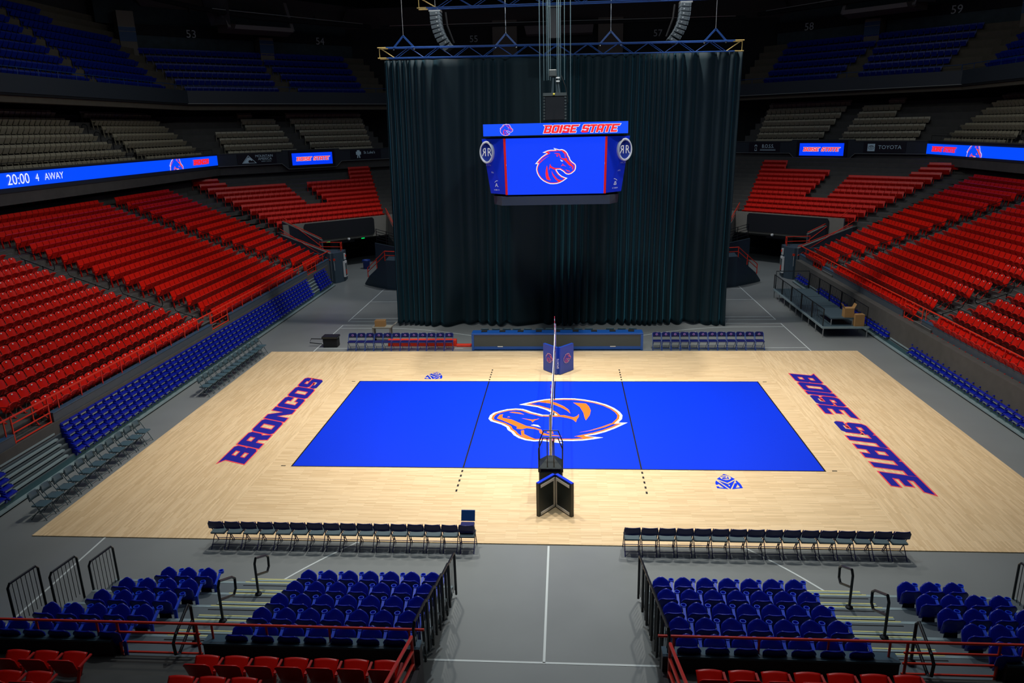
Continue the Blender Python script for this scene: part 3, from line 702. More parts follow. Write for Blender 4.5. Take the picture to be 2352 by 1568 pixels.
    for x, y in pts: MB().tube([(x*sx, y, 2.3), (x*sx, y, 2.9)], .03).build('post', RED_RAIL, g)
    # front wall of the corner stand, banner, soffit, tunnel
    o0 = -.75 if sx == 1 else -1.85
    mb = MB(); fz(fd, mb, -.5, 9.7, o0, o0+.2, 2.45, 4.12); struct('wall_'+nm+'_corner_front', mb, CONC_L)
    bn = thing('wall_banner', f'black padded banner hung on the concrete front over the {side}-side tunnel', 'banner'); s0, s1_ = (1.2, 7.5) if sx == 1 else (.6, 7.3)
    mb = MB(); P = fd.p; ob = o0-.05
    oct_ = [(s0+.12, 2.68), (s1_-.2, 2.62), (s1_, 2.8), (s1_, 3.9), (s1_-.15, 4.06), (s0+.12, 4.06), (s0, 3.9), (s0, 2.8)]
    mb.loft([[P(a, ob-.06, z) for a, z in oct_], [P(a, ob+.03, z) for a, z in oct_]]); fixn(mb.build('cloth', mat('banner_black', (.004, .006, .010), .6), bn))
    mb = MB(); fz(fd, mb, -3, 12, o0+.1, o0+14, 2.40, 2.55); struct('ceiling_'+nm+'_tunnel', mb, DARK)
    mb = MB(); fz(fd, mb, -6, 13, o0+7.5, o0+7.7, 0, 2.5); struct('wall_'+nm+'_tunnel_back', mb, DARK)
    mb = MB(); fz(fd, mb, 4.4, 5.1, o0+2.2, o0+2.8, 0, 2.45); struct('column_'+nm+'_tunnel', mb, TEALWALL)
    mb = MB(); fz(fd, mb, .8, 1.1, o0+.6, o0+6, 0, 2.45); struct('wall_'+nm+'_tunnel_side', mb, mat('tunnel_side_wall', (.02, .03, .04), .6))
    for q, a in enumerate((3.2, 6.4)):
        e = thing('exit_sign', f'small green exit sign {"near the curtain" if q else "near the tower"} in the {side}-side tunnel', 'exit sign')
        fz(fd, MB(), a-.05, a+.35, o0+.32, o0+.38, 2.28, 2.42).build('housing', DARK, e); fz(fd, MB(), a, a+.3, o0+.30, o0+.33, 2.30, 2.38).build('face', EXITG, e)
    dcam = thing('dome_camera', f'white round camera under the banner of the {side}-side tunnel', 'camera')
    MB().lathe([(.03, -.12), (.1, -.09), (.12, 0), (.1, .06), (.0, .08)], P(5.0, o0-.14, 2.5), 12).build('dome', NUMW, dcam)
    sg = thing('tunnel_sign', f'dark hanging sign with small pale lettering in the {side}-side tunnel mouth', 'sign')
    fz(fd, MB(), 3.7, 5.8, o0+.42, o0+.46, 2.12, 2.38).build('panel', SIGN_BLK, sg)
    # stair block of the end stand, beside the curtain
    t = MB(); foot = [(-11.2, 24.5, 2.15), (-12.45, 24.9, 2.15), (-14.1, 26.3, .75), (-14.6, 26.8, .1), (-14.2, 27.6, .1), (-12.6, 26.6, 2.15), (-11.2, 26.2, 2.15)]
    t.loft([[(x*sx, y, 0) for x, y, z in foot], [(x*sx, y, z) for x, y, z in foot]]); struct('wall_'+nm+'_stair_block', t, TEALWALL)
    g = thing('stair_rail', f'red rail on the teal stair block beside the curtain, {side} side', 'railing')
    pts = [(-11.2, 24.55, 2.2), (-12.5, 24.95, 2.2), (-14.2, 26.35, .75)]
    for h in (.3, .6): MB().tube([(x*sx, y, z+h) for x, y, z in pts], .03).build('bar', RED_RAIL, g)
    for x, y, z in pts+[(-13.3, 25.6, 1.55)]: MB().tube([(x*sx, y, z-.1), (x*sx, y, z+.62)], .032).build('post', RED_RAIL, g)
    g = thing('stair_guard', f'black barred guard above the stair block beside the curtain, {side} side', 'railing')
    for z in (3.0, 3.2, 3.4, 3.6, 3.8): MB().tube([(-11.5*sx, 28.2, z-.5), (-14.2*sx, 29.6, z)], .022).build('bar', BLACK_RAIL, g)
    for x, y, z in ((-14.2, 29.6, 3.0), (-13.3, 29.1, 2.85), (-12.4, 28.65, 2.7)): MB().tube([(x*sx, y, z-.2), (x*sx, y, z+.82)], .028).build('post', BLACK_RAIL, g)
    mb = MB(); mb.hexa([(-14.4*sx, 29.7, 0), (-10*sx, 27.4, 0), (-10*sx, 27.6, 0), (-14.4*sx, 29.9, 0), (-14.4*sx, 29.7, 2.7), (-10*sx, 27.4, 2.2), (-10*sx, 27.6, 2.2), (-14.4*sx, 29.9, 2.7)]); struct('wall_'+nm+'_end_ramp', mb, TEALWALL)
    mb = MB(); mb.hexa([(-15.1*sx, 37.0, 2.4), (-12.5*sx, 31, 1.5), (-12.5*sx, 31.3, 1.5), (-15.1*sx, 37.3, 2.4), (-15.1*sx, 37.0, 4.2), (-12.5*sx, 31, 2.2), (-12.5*sx, 31.3, 2.2), (-15.1*sx, 37.3, 4.2)]); struct('wall_'+nm+'_end_slope', mb, CONC_L)
    g = thing('slope_rail', f'red double rail running down the slope behind the curtain edge, {side} side', 'railing')
    for h in (.15, .45): MB().tube([(-15.1*sx, 36.9, 4.2+h), (-12.3*sx, 30.6, 2.1+h)], .035).build('bar', RED_RAIL, g)
    # balcony fascia
    mb = MB(); fz(f, mb, -8, 38.4, 30.3, 30.6, 8.25+dz, 9.42+dz); struct('wall_'+nm+'_fascia', mb, FASCIA)
    mb = MB(); fz(f, mb, -8, 38.2, 30.36, 30.9, 8.1+dz, 8.27+dz); struct('trim_'+nm+'_fascia_lip', mb, mat('fascia_lip_brown', (.11, .065, .055), .6))
    mb = MB(); fz(f, mb, -8, 38.4, 30.22, 30.6, 9.42+dz, 9.5+dz); struct('trim_'+nm+'_fascia_ledge', mb, mat('fascia_ledge_grey', (.055, .065, .065), .5))
    mb = MB(); P = fc.p
    prof = [(-.1, 8.38), (5.9, 8.38), (6.5, 7.86), (11.4, 7.86), (12.0, 8.38), (20, 8.38), (20, 9.42), (11.9, 9.42), (11.8, 9.6), (6.1, 9.6), (6.0, 9.42), (-.1, 9.42)]
    mb.add([P(a, 0, z+dz) for a, z in prof]+[P(a, .3, z+dz) for a, z in prof], [])
    n = len(prof)
    for lst in ((0, 1, 10, 11), (1, 2, 3, 4, 7, 8, 9, 10), (4, 5, 6, 7)):
        mb.f.append(tuple(lst)); mb.f.append(tuple(i+n for i in lst[::-1]))
    for i in range(n): mb.f.append((i, (i+1) % n, (i+1) % n+n, i+n))
    struct('wall_'+nm+'_corner_fascia', mb, FASCIA)
    ln = MB()
    for (a, za), (b, zb) in zip(prof[:5], prof[1:6]): ln.bar(P(a, -.01, za+dz), P(b, -.01, zb+dz), .03, .03)
    struct('trim_'+nm+'_fascia_edge', ln, mat('fascia_edge_light', (.30, .32, .30), .5))
    ln = MB(); fz(fc, ln, -.1, 6, -.06, .3, 9.42+dz, 9.48+dz); fz(fc, ln, 12, 20, -.06, .3, 9.42+dz, 9.48+dz); struct('trim_'+nm+'_corner_ledge', ln, MATS['fascia_ledge_grey'])
    # led ribbon
    rb = thing('led_ribbon_screen', f'long blue ribbon screen along the {side}-side balcony front showing {"the clock and AWAY" if sx == 1 else "red lettering and horse head"}', 'screen')
    z0, z1 = (8.52, 9.34) if sx == 1 else (8.3, 9.1)
    fz(f, MB(), -8, 38.3, 30.24, 30.31, z0, z1).build('panel', SCREEN2, rb)
    zc = (z0+z1)/2; ex = (0, 1, 0) if sx == 1 else (0, -1, 0)
    def onwall(y, z, d=.03): return placeM((-sx*(30.24-d), y, z), ex, (0, 0, 1))
    if sx == 1:
        text('clock_digits', '20:00', LEDW, onwall(13.3, zc), .82, rb, sx=1.0); text('score_digit', '4', LEDW, onwall(14.85, zc), .62, rb); text('team_word', 'AWAY', LEDW, onwall(16.35, zc), .58, rb)
        lettering('ribbon_lettering', 'BRONCOS', onwall(33.8, zc-.19), rb, LEDR, LEDR, 2.7, .4, e=.05, lift=.004)
        hy = 31.0
    else:
        lettering('ribbon_lettering', 'BOISE STATE', onwall(37.1, zc-.17), rb, LEDR, LEDR, 3.7, .38, e=.05, lift=.004); hy = 30.6
    # horse head cropped by the ribbon height
    S = 2.15/850.
    def clipz(Pp, lo, hi):
        for sgn, lim in ((1, lo), (-1, -hi)):
            out = []
            for i in range(len(Pp)):
                a, b = Pp[i], Pp[(i+1) % len(Pp)]; ia, ib = sgn*a[1] >= lim, sgn*b[1] >= lim
                if ia: out.append(a)
                if ia != ib: t_ = (sgn*lim-a[1])/(b[1]-a[1]); out.append((a[0]+t_*(b[0]-a[0]), sgn*lim))
            Pp = out
            if len(Pp) < 3: return None
        return Pp
    hv = lambda Pp: [((x-515)*S, (390-y)*S) for x, y in Pp]; hh = (z1-z0)/2
    base = hv(HX[:30]+[(560, 600), (120, 600)]+HX[53:])
    base = hv(HX)
    for li, (pp, mm) in enumerate(((base, LEDW), (offset_poly(base, -17*S), LEDR), (offset_poly(base, -31*S), SCREEN2))):
        c = clipz(pp, -hh, hh)
        if c: flat('ribbon_emblem', [c], mm, onwall(hy, zc, .02+.004*li), rb)
    for pp in HO:
        c = clipz(hv(pp), -hh, hh)
        if c: flat('ribbon_emblem', [c], LEDO, onwall(hy, zc, .036), rb)
    # corner screen and sponsor boards
    exc = (fc.u[0], fc.u[1], 0) if sx == 1 else (fc.u[0], -fc.u[1], 0)
    def oncorner(a, z, d=.03): return placeM(P(a, -d, z+dz), exc, (0, 0, 1))
    cs = thing('corner_screen', f'blue screen reading BOISE STATE in red on the {side}-side corner fascia', 'screen')
    fz(fc, MB(), 6.6, 11.3, -.06, .0, 7.98+dz, 9.5+dz).build('bezel', SIGN_BLK, cs); fz(fc, MB(), 6.9, 11.0, -.08, -.05, 8.18+dz, 9.28+dz).build('panel', SCREEN, cs)
    lettering('screen_lettering', 'BOISE STATE', oncorner(7.3 if sx == 1 else 10.65, 8.56, .09), cs, LEDR, LEDW, 3.3, .36, e=.04, lift=.006)
    def board(a0, a1, label):
        b = thing('sponsor_board', label, 'sign'); fz(fc, MB(), a0, a1, -.05, .0, 8.5+dz, 9.36+dz).build('panel', SIGN_BLK, b); return b
    if sx == 1:
        b = board(1.75, 5.4, 'black board with mountain logo and MOUNTAIN AMERICA CREDIT UNION print on the corner fascia')
        M = oncorner(2.15, 8.55, .055)
        flat('mountain_mark', [[(0, 0), (1.35, 0), (.62, .72)], [(.09, .04), (.62, .64), (1.25, .04)][::-1]], SIGN_TXT, M, b)
        flat('eagle_mark', [[(.12, .05), (.62, .05), (.58, .2), (.72, .3), (.95, .2), (.95, .36), (.8, .5), (.58, .52), (.62, .58)]], SIGN_TXT, M @ Matrix.Translation((0, 0, .002)), b)
        text('board_lettering', 'MOUNTAIN', SIGN_TXT, oncorner(4.25, 9.16, .056), .31, b); text('board_lettering', 'AMERICA', SIGN_TXT, oncorner(4.3, 8.9, .056), .31, b); text('board_lettering', 'CREDIT UNION', SIGN_TXT, oncorner(4.4, 8.68, .056), .12, b, spacing=1.15)
        b = board(13.0, 16.4, "black board with a cross figure and St Luke's print on the corner fascia")
        text('board_lettering', "St Luke's", SIGN_TXT, oncorner(15.1, 9.08, .056), .36, b)
        flat('cross_mark', [[(.1, 0), (.2, 0), (.25, .25), (.3, .25), (.35, 0), (.45, 0), (.4, .32), (.55, .32), (.55, .62), (.42, .62), (.42, .75), (.12, .75), (.12, .62), (0, .62), (0, .32), (.14, .32)]], SIGN_TXT, oncorner(13.6, 8.58, .056), b)
    else:
        b = board(1.7, 5.2, 'black board with a square emblem and TOYOTA print on the corner fascia')
        M = oncorner(4.85, 8.6, .055); flat('emblem_plate', [rect(0, 0, .62, .62)], SIGN_TXT, M, b)
        ell = lambda cx, cy, a, b_: [(cx+a*math.cos(t*PI/12), cy+b_*math.sin(t*PI/12)) for t in range(24)]
        for cx, cy, a, b_ in ((.31, .31, .25, .17), (.31, .34, .1, .14), (.31, .4, .19, .06)): flat('emblem_ring', [ell(cx, cy, a, b_), ell(cx, cy, a-.03, b_-.025)[::-1]], SIGN_BLK, M @ Matrix.Translation((0, 0, .002)), b)
        text('board_lettering', 'TOYOTA', SIGN_TXT, oncorner(3.0, 8.92, .056), .44, b, sx=1.05)
        b = board(13.0, 16.2, 'black board with a keyhole mark and B.O.S.S. print on the corner fascia')
        text('board_lettering', 'B.O.S.S.', SIGN_TXT, oncorner(14.2, 9.0, .056), .46, b, sx=.85); MB().bar(P(15.0, -.056, 8.74+dz), P(13.4, -.056, 8.74+dz), .02, .012).build('rule', SIGN_TXT, b); MB().bar(P(15.0, -.056, 8.64+dz), P(13.4, -.056, 8.64+dz), .02, .04).build('rule', SIGN_TXT, b)
        M = oncorner(15.45, 8.9, .055); kh = [(.13*math.sin(t), .12+.13*math.cos(t)) for t in [-2.6+5.2*i/16 for i in range(17)]]+[(.13, -.32), (-.13, -.32)]
        flat('keyhole_mark', [kh, [(x*.72, (y-.02)*.8) for x, y in kh][::-1]], SIGN_TXT, M, b)
    # balcony front rails
    g = thing('guard_rail', f'thin dark rail along the {side}-side balcony edge above the ribbon screen', 'railing')
    rail_run(g, f, -8, 38, 30.5, 9.85+dz, .02, 1.6, 9.45+dz, BLACK_RAIL)
    # balcony aisle hoops
    for k in range(6):
        h = thing('hoop_rail', f'black hoop handrail on the balcony stairs, {side} side, {ORD[k+1]} step from the front', 'handrail', group=f'hoop handrails on the {side}-side balcony stairs')
        x = 31.3+.97*k; z = ctop(k)-.85+dz; a = 27.65+.12*k
        MB().tube([f.p(a, x, z), f.p(a, x, z+.85), f.p(a, x+.1, z+.95), f.p(a, x+.3, z+1.0), f.p(a, x+.42, z+.9), f.p(a, x+.45, z)], .028).build('hoop', BLACK_RAIL, h)
    # upper fascia
    UP = mat('upper_fascia_slate', (.030, .040, .052), .6)
    mb = MB(); fz(f, mb, -8, 40.2, 33.0, 33.3, 13.85+dz, 14.95+dz); struct('wall_'+nm+'_upper_fascia', mb, UP)
    mb = MB(); fz(fc, mb, -1.1, 22, 3.0, 3.3, 13.85+dz, 14.95+dz); struct('wall_'+nm+'_upper_corner_fascia', mb, UP)
    ln = MB(); fz(fc, ln, -1, 22, 2.95, 3.1, 13.82+dz, 13.87+dz); struct('trim_'+nm+'_upper_edge', ln, MATS['fascia_edge_light'])
    mb = MB(); fz(f, mb, -8, 44, 33.05, 45, 13.7+dz, 13.85+dz); fz(fc, mb, -2, 24, 3.05, 14, 13.7+dz, 13.85+dz); struct('ceiling_'+nm+'_under_upper', mb, DARK)
    g = thing('guard_rail', f'blue rail on posts along the front of the top tier, {side} side', 'railing')
    rail_run(g, f, -8, 40, 33.1, 15.38+dz, .025, 1.9, 14.95+dz, BLUE_RAIL)
    g = thing('guard_rail', f'blue rail on posts along the front of the top tier corner, {side} side', 'railing')
    rail_run(g, fc, -.8, 20, 3.12, 15.38+dz, .025, 1.9, 14.95+dz, BLUE_RAIL)
    # back walls
    mb = MB(); fz(f, mb, -10, 48, 38.0, 38.3, 8, 13.8); fz(fc, mb, -6, 24, 7.6, 7.9, 8, 13.8); struct('wall_'+nm+'_balcony_back', mb, DARK)
    mb = MB(); fz(f, mb, -10, 48, 37.2, 37.5, 0, 8.2); fz(fc, mb, -8, 24, 11.0, 11.3, 0, 8.2); struct('wall_'+nm+'_lower_back', mb, DARK)
    mb = MB(); fz(f, mb, -10, 45, 42.5, 42.8, 14, 26); struct('wall_'+nm+'_upper_back', mb, mat('upper_wall_dark', (.035, .033, .036), .9))
    PAT = mat('patterned_wall_teal', (.030, .050, .058), .8, noise=.55, nscale=1.6)
    mb = MB(); fz(fc, mb, -3.2, 8.0, 9.2, 9.5, 17, 20.1+dz); fz(fc, mb, 9.7, 19, 9.2, 9.5, 17, 20.1+dz); struct('wall_'+nm+'_numbered', mb, PAT)
    mb = MB(); fz(fc, mb, -3.2, 19, 9.0, 9.5, 20.1+dz, 21.0+dz); struct('wall_'+nm+'_number_band', mb, DARK)
    mb = MB(); fz(fc, mb, -6, 22, 9.6, 9.9, 21.0+dz, 26); struct('wall_'+nm+'_upper_corner_back', mb, mat('upper_wall_teal', (.022, .036, .042), .9, noise=.3))
    for num, a in ((('53', 1.95), ('54', 15.1)) if sx == 1 else (('59', 2.05), ('58', 15.5))):
        nb = text('section_number', num, mat('number_grey', (.42, .46, .46), .6), placeM(P(a, 8.95, 20.35+dz), exc, (0, 0, 1)), 1.0); tag(nb, 'pale section number '+num+' high on the dark corner wall', 'sign', 'section numbers on the upper walls')
    # striped pillars
    for a0, a1, zt_ in ((8.1, 9.5, 20.3), (-4.6, -3.2, 21.9)):
        q = MB(); fz(fc, q, a0, a1, 7.9, 9.3, 14, zt_+dz); struct('column_'+nm+'_upper', q, mat('upper_column_beige', (.16, .14, .11), .8))
        zs = 18.1 if a0 > 0 else 18.6
        q = MB(); fz(fc, q, a0-.01, a1+.01, 7.87, 7.9, zs+dz+.75, zs+1.95+dz); struct('trim_'+nm+'_column_band', q, mat('column_band_blue', (.008, .05, .14), .6))
        q = MB(); fz(fc, q, a0-.01, a1+.01, 7.85, 7.9, zs+1.95+dz, zs+2.0+dz); fz(fc, q, a0-.01, a1+.01, 7.85, 7.9, zs+1.55+dz, zs+1.6+dz); struct('trim_'+nm+'_column_line', q, CONC_L)
    # air duct soffit box
    dk = thing('air_duct', f'pale boxed air duct below the ceiling above the {side}-side corner', 'duct')
    DG = mat('duct_grey', (.17, .15, .145), .8)
    z0_ = 20.55+dz
    q = MB(); q.hexa([P(4.6, 4.6, z0_), P(10.3, 4.6, z0_), P(10.9, 7.5, z0_-.1), P(4.0, 7.5, z0_-.1), P(4.7, 4.5, z0_+.35), P(10.2, 4.5, z0_+.35), P(10.9, 7.5, z0_+.8), P(4.0, 7.5, z0_+.8)]); fixn(q.build('trough', DG, dk))
    for a in (4.3, 10.5): MB().bar(P(a, 5.2, z0_+.1), P(a-.1, 6.4, z0_+2.8), .3, .3).build('hanger', DG, dk)
    q = MB(); q.hexa([P(3.2, 6.8, z0_+.4), P(4.4, 5.0, z0_+.4), P(4.4, 5.2, z0_+.4), P(3.2, 7, z0_+.4), P(2.6, 6.8, z0_+2.8), P(4.4, 5.0, z0_+2.6), P(4.4, 5.2, z0_+2.6), P(2.6, 7, z0_+2.8)]); fixn(q.build('side_panel', mat('duct_side', (.07, .07, .08), .8), dk))
    # catwalk pipe
    pp = thing('catwalk_pipe', f'dark lighting pipe with lamps under the ceiling along the {side}-side corner', 'pipe')
    MB().tube([P(-6, 6.0, 23.4+dz), P(2, 5.6, 22.2+dz), P(7, 5.2, 21.7+dz), P(19, 5.0, 21.6+dz)], .22).build('pipe', DARK, pp)
    MB().tube([P(3, 5.35, 22.25+dz), P(18, 4.75, 21.8+dz)], .035).build('conduit', CHROME, pp)
    for a in (1.0, 3.6, 9.0, 13.0): MB().lathe([(.12, -.35), (.16, -.1), (.1, .1), (.04, .3)], P(a, 5.4, 22.0+dz), 10).build('lamp', DARK, pp)
    # ceiling panels
    q = MB(); q.hexa([P(-2, 9.5, 22.6), P(24, 9.5, 22.3), P(24, 9.6, 22.3), P(-2, 9.6, 22.6), P(-4, 7.5, 24.4), P(24, 7.5, 23.6), P(24, 9.6, 23.7), P(-4, 9.6, 24.5)]); struct('ceiling_'+nm+'_panel', q, mat('ceiling_panel_grey', (.085, .078, .075), .85, noise=.1))
# end wall behind the curtain
mb = MB(); mb.box(-26, 58, 0, 26, 58.4, 26); struct('wall_end', mb, mat('end_wall_dark', (.014, .015, .017), .9))
mb = MB(); mb.hexa([(-24, 58, 21.8), (24, 58, 21.6), (24, 58.2, 21.6), (-24, 58.2, 21.8), (-22, 54.5, 23.3), (22, 54.5, 23.2), (22, 58.2, 23.3), (-22, 58.2, 23.4)]); struct('ceiling_end_panel', mb, MATS['ceiling_panel_grey'])
mb = MB()
for x in (-7.2, 4.0): mb.box(x, 57.2, 14, x+2.6, 58, 22.4)
struct('column_end', mb, MATS['upper_column_beige'])
mb = MB(); mb.hexa([(-3.6, 57, 20.6), (3.4, 57, 20.6), (3.4, 58, 20.5), (-3.6, 58, 20.5), (-3.8, 56.4, 21.5), (3.5, 56.4, 21.5), (3.4, 58, 21.6), (-3.6, 58, 21.6)]); o = struct('ceiling_end_duct', mb, MATS['duct_grey'])
for num, x in (('55', -9.3), ('57', 10.3)):
    nb = text('section_number', num, MATS['number_grey'], placeM((x, 57.97, 20.4), (1, 0, 0), (0, 0, 1)), .95); tag(nb, 'pale section number '+num+' on the dark end wall above the truss', 'sign', 'section numbers on the upper walls')
pp = thing('catwalk_pipe', 'dark lighting pipe with pale conduit running across the end of the hall above the truss', 'pipe')
MB().tube([(-18, 52, 21.1), (18, 52, 20.9)], .2).build('pipe', DARK, pp); MB().tube([(-17, 51.7, 21.2), (17, 51.7, 21.05)], .035).build('conduit', CHROME, pp)
mb = MB(); mb.box(-60, -45, 26, 60, 75, 26.3); struct('ceiling', mb, mat('ceiling_black', (.01, .01, .012), .9))
for nm, x0, x1, y0, y1 in (('left', -60, -59.7, -45, 75), ('right', 59.7, 60, -45, 75), ('back', -60, 60, 74.7, 75), ('near', -60, 60, -45, -44.7)):
    mb = MB(); mb.box(x0, y0, 0, x1, y1, 26); struct('wall_'+nm, mb, DARK)
# ---------------------------------------------------------------- stage curtain and truss
CUR = mat('curtain_black_velvet', (.004, .016, .022), .75, spec=.3)
try:
    b_ = CUR.node_tree.nodes['Principled BSDF']; b_.inputs['Sheen Weight'].default_value = .55; b_.inputs['Sheen Roughness'].default_value = .35; b_.inputs['Sheen Tint'].default_value = (.10, .42, .58, 1)
except Exception: pass
ct = thing('stage_curtain', 'tall black pleated drape hanging from the blue truss across the hall', 'curtain')
rnd = random.Random(3); NX = 720; zs = [0.03, .35, 1, 2.2, 4, 7, 10, 12.5, 14.3, 14.72]
ph = []; x = -9.5; acc = 0
for i in range(NX+1): 
    acc += .30+.16*math.sin(i*.037)+.14*math.sin(i*.0113+2); ph.append(acc)
cols = []
for i in range(NX+1):
    u_ = i/NX; colp = []
    for z in zs:
        t_ = z/14.72; xl = -9.5+(.24*t_ if True else 0); xr = 9.72-(.2*(1-t_)-.0)
        drop = .06*math.sin(u_*23+1)+.05*math.sin(u_*57)
        a = (.13+.10*(1-t_)**2)*(1+.35*math.sin(i*.051+1.3)); y = 14.72+a*math.sin(ph[i]+.25*math.sin(z*.5+i*.02))+.22*(1-t_)**3*math.sin(u_*31)
        colp.append((xl+(xr-xl)*u_+.05*math.cos(ph[i])*(1-.4*t_), y-.25*max(0, .12-t_)*8*abs(math.sin(u_*17)), max(.035, z+(drop if z < .1 else 0))))
    cols.append(colp)
mb = MB(); n = len(zs); mb.v = [p for c in cols for p in c]
mb.f = [(i*n+k, (i+1)*n+k, (i+1)*n+k+1, i*n+k+1) for i in range(NX) for k in range(n-1)]
o = mb.build('drape', CUR, ct, True); sm = o.modifiers.new('thickness', 'SOLIDIFY'); sm.thickness = .015
TB = mat('truss_blue_paint', (.012, .075, .30), .4); TY = mat('truss_yellow_end', (.55, .40, .12), .45)
def truss(name, label, x0, x1, y, z0a, z0b, h, m=TB, dep=.5, nseg=24, ends=True, end_m=TY):
    t = thing(name, label, 'truss')
    zz = lambda x: z0a+(z0b-z0a)*(x-x0)/(x1-x0)
    for dy in (0, dep):
        for dh in (0, h):
            MB().tube([(x0+.45*(end_m is TY), y+dy, zz(x0)+dh), (x1-.45*(end_m is TY), y+dy, zz(x1)+dh)], .032).build('chord', m, t)
            if ends:
                for xa, xb in ((x0, x0+.46), (x1-.46, x1)): MB().tube([(xa, y+dy, zz(xa)+dh), (xb, y+dy, zz(xb)+dh)], .034).build('chord_end', end_m, t)
        for k in range(nseg):
            xa = x0+.1+(x1-x0-.2)*k/nseg; xb = x0+.1+(x1-x0-.2)*(k+1)/nseg
            MB().tube([(xa, y+dy, zz(xa)+(h if k % 2 == 0 else 0)), (xb, y+dy, zz(xb)+(0 if k % 2 == 0 else h))], .016, 6).build('diagonal', m if 0 < k < nseg-1 else end_m, t)
    for x in (x0+.1, x1-.1): MB().tube([(x, y, zz(x)), (x, y, zz(x)+h)], .022).build('end_post', end_m, t)
    return t
truss('stage_truss', 'long blue truss with yellow ends carrying the black curtain', -9.5, 9.72, 14.45, 14.84, 14.66, .52, nseg=24)
truss('ceiling_truss', 'blue truss with yellow end cut off at the top above the hanging speakers', -6.8, 16.5, 12.0, 16.88, 16.9, .5, nseg=26)
for i, x in enumerate((-8.1, -2.62, 2.88, 8.27)):
    br = thing('lifting_bridle', f'blue V-shaped lifting bracket with hoist wire on the truss, {ORD[i+1]} from the scoreboard-clock side', 'lifting bracket', group='lifting brackets on the blue truss')
    zt0 = 15.36-.009*(x+9.5)
    for s in (-1, 1): MB().bar((x+s*.55, 14.6, zt0), (x, 14.6, zt0+.58), .09, .09).build('arm', TB, br); MB().box(x+s*.55-.03, 14.57, zt0-.12, x+s*.55+.03, 14.63, zt0+.03).build('shackle', CHROME, br)
    MB().tube([(x, 14.6, zt0+.56), (x, 14.6, 26)], .016, 6).build('hoist_wire', CHROME, br)
# line arrays
for i, (x0, x1, s) in enumerate(((-6.62, -6.05, 1), (6.95, 6.35, -1))):
    la = thing('line_array', f'curved hanging stack of grey speakers above the truss, {"grey-chair" if s > 0 else "platform"} side', 'speaker')
    SP = mat('speaker_grey', (.06, .08, .095), .5)
    n_ = 9; 
    for k in range(n_):
        t_ = k/(n_-1); x = x0+s*(.02+.62*t_**2.4); z = 17.2-1.75*t_; tl = .08+.5*t_**1.5
        M = Matrix.Translation((x, 16.5, z)) @ Matrix.Rotation(-s*tl, 4, 'Y')
        MB().bbox(-.28, -.45, -.105, .28, .45, .10, .02).xf(M).build('cabinet', SP, la)
        MB().box(-.26, -.47, -.09, .18, -.44, .085).xf(M).build('grille', mat('speaker_grille', (.035, .05, .06), .6), la); MB().lathe([(.04, -.02), (.04, .0)], (.0, 0, 0), 8).xf(M @ Matrix.Translation((s*.1, -.48, 0)) @ Matrix.Rotation(PI/2, 4, 'X')).build('driver', CHROME, la)
    MB().tube([(x0+s*.55, 16.6, 17.3), (x0+s*.62, 16.6, 16.6), (x0+s*.95, 16.6, 15.7)], .05).build('cable', DARK, la)
    MB().box(x0-.3, 16.1, 17.3, x0+.32, 16.9, 17.42).build('frame', CHROME, la); MB().tube([(x0, 16.5, 17.4), (x0, 16.5, 26)], .015, 6).build('hoist_wire', CHROME, la)
# ---------------------------------------------------------------- hanging scoreboard
sb = thing('hanging_scoreboard', 'blue hanging scoreboard with horse head screen above the court', 'scoreboard')
JB = mat('scoreboard_frame_black', (.01, .012, .018), .5); JP = mat('scoreboard_panel_blue', (.004, .02, .40), .35, emit=(0, .008, .16), estr=.6); JR = mat('scoreboard_red_strip', (.6, .01, .01), .4, emit=(.25, .005, .003), estr=.5)
JL = mat('lower_ribbon_dark', (.035, .05, .065), .45)
def oct_ring(hw, fr, dp, z, cx=.04, y0=7.0):
    return [(cx-fr, y0, z), (cx+fr, y0, z), (cx+hw, y0+.75, z), (cx+hw, y0+dp-.75, z), (cx+fr, y0+dp, z), (cx-fr, y0+dp, z), (cx-hw, y0+dp-.75, z), (cx-hw, y0+.75, z)]
fixn(MB().loft([oct_ring(3.0, 2.3, 5, 8.2), oct_ring(3.3, 2.3, 5, 10.66)]).build('core', JB, sb))
fixn(MB().loft([oct_ring(3.3, 2.95, 5, 10.75, y0=6.92), oct_ring(3.3, 2.95, 5, 11.27, y0=6.92)]).build('top_frame', JB, sb))
MB().box(-3.16, 6.88, 10.76, 3.25, 6.93, 11.27).build('top_ribbon', SCREEN2, sb)
MB().box(-2.17, 6.95, 8.16, 2.26, 7.0, 10.64).build('main_screen', SCREEN, sb)
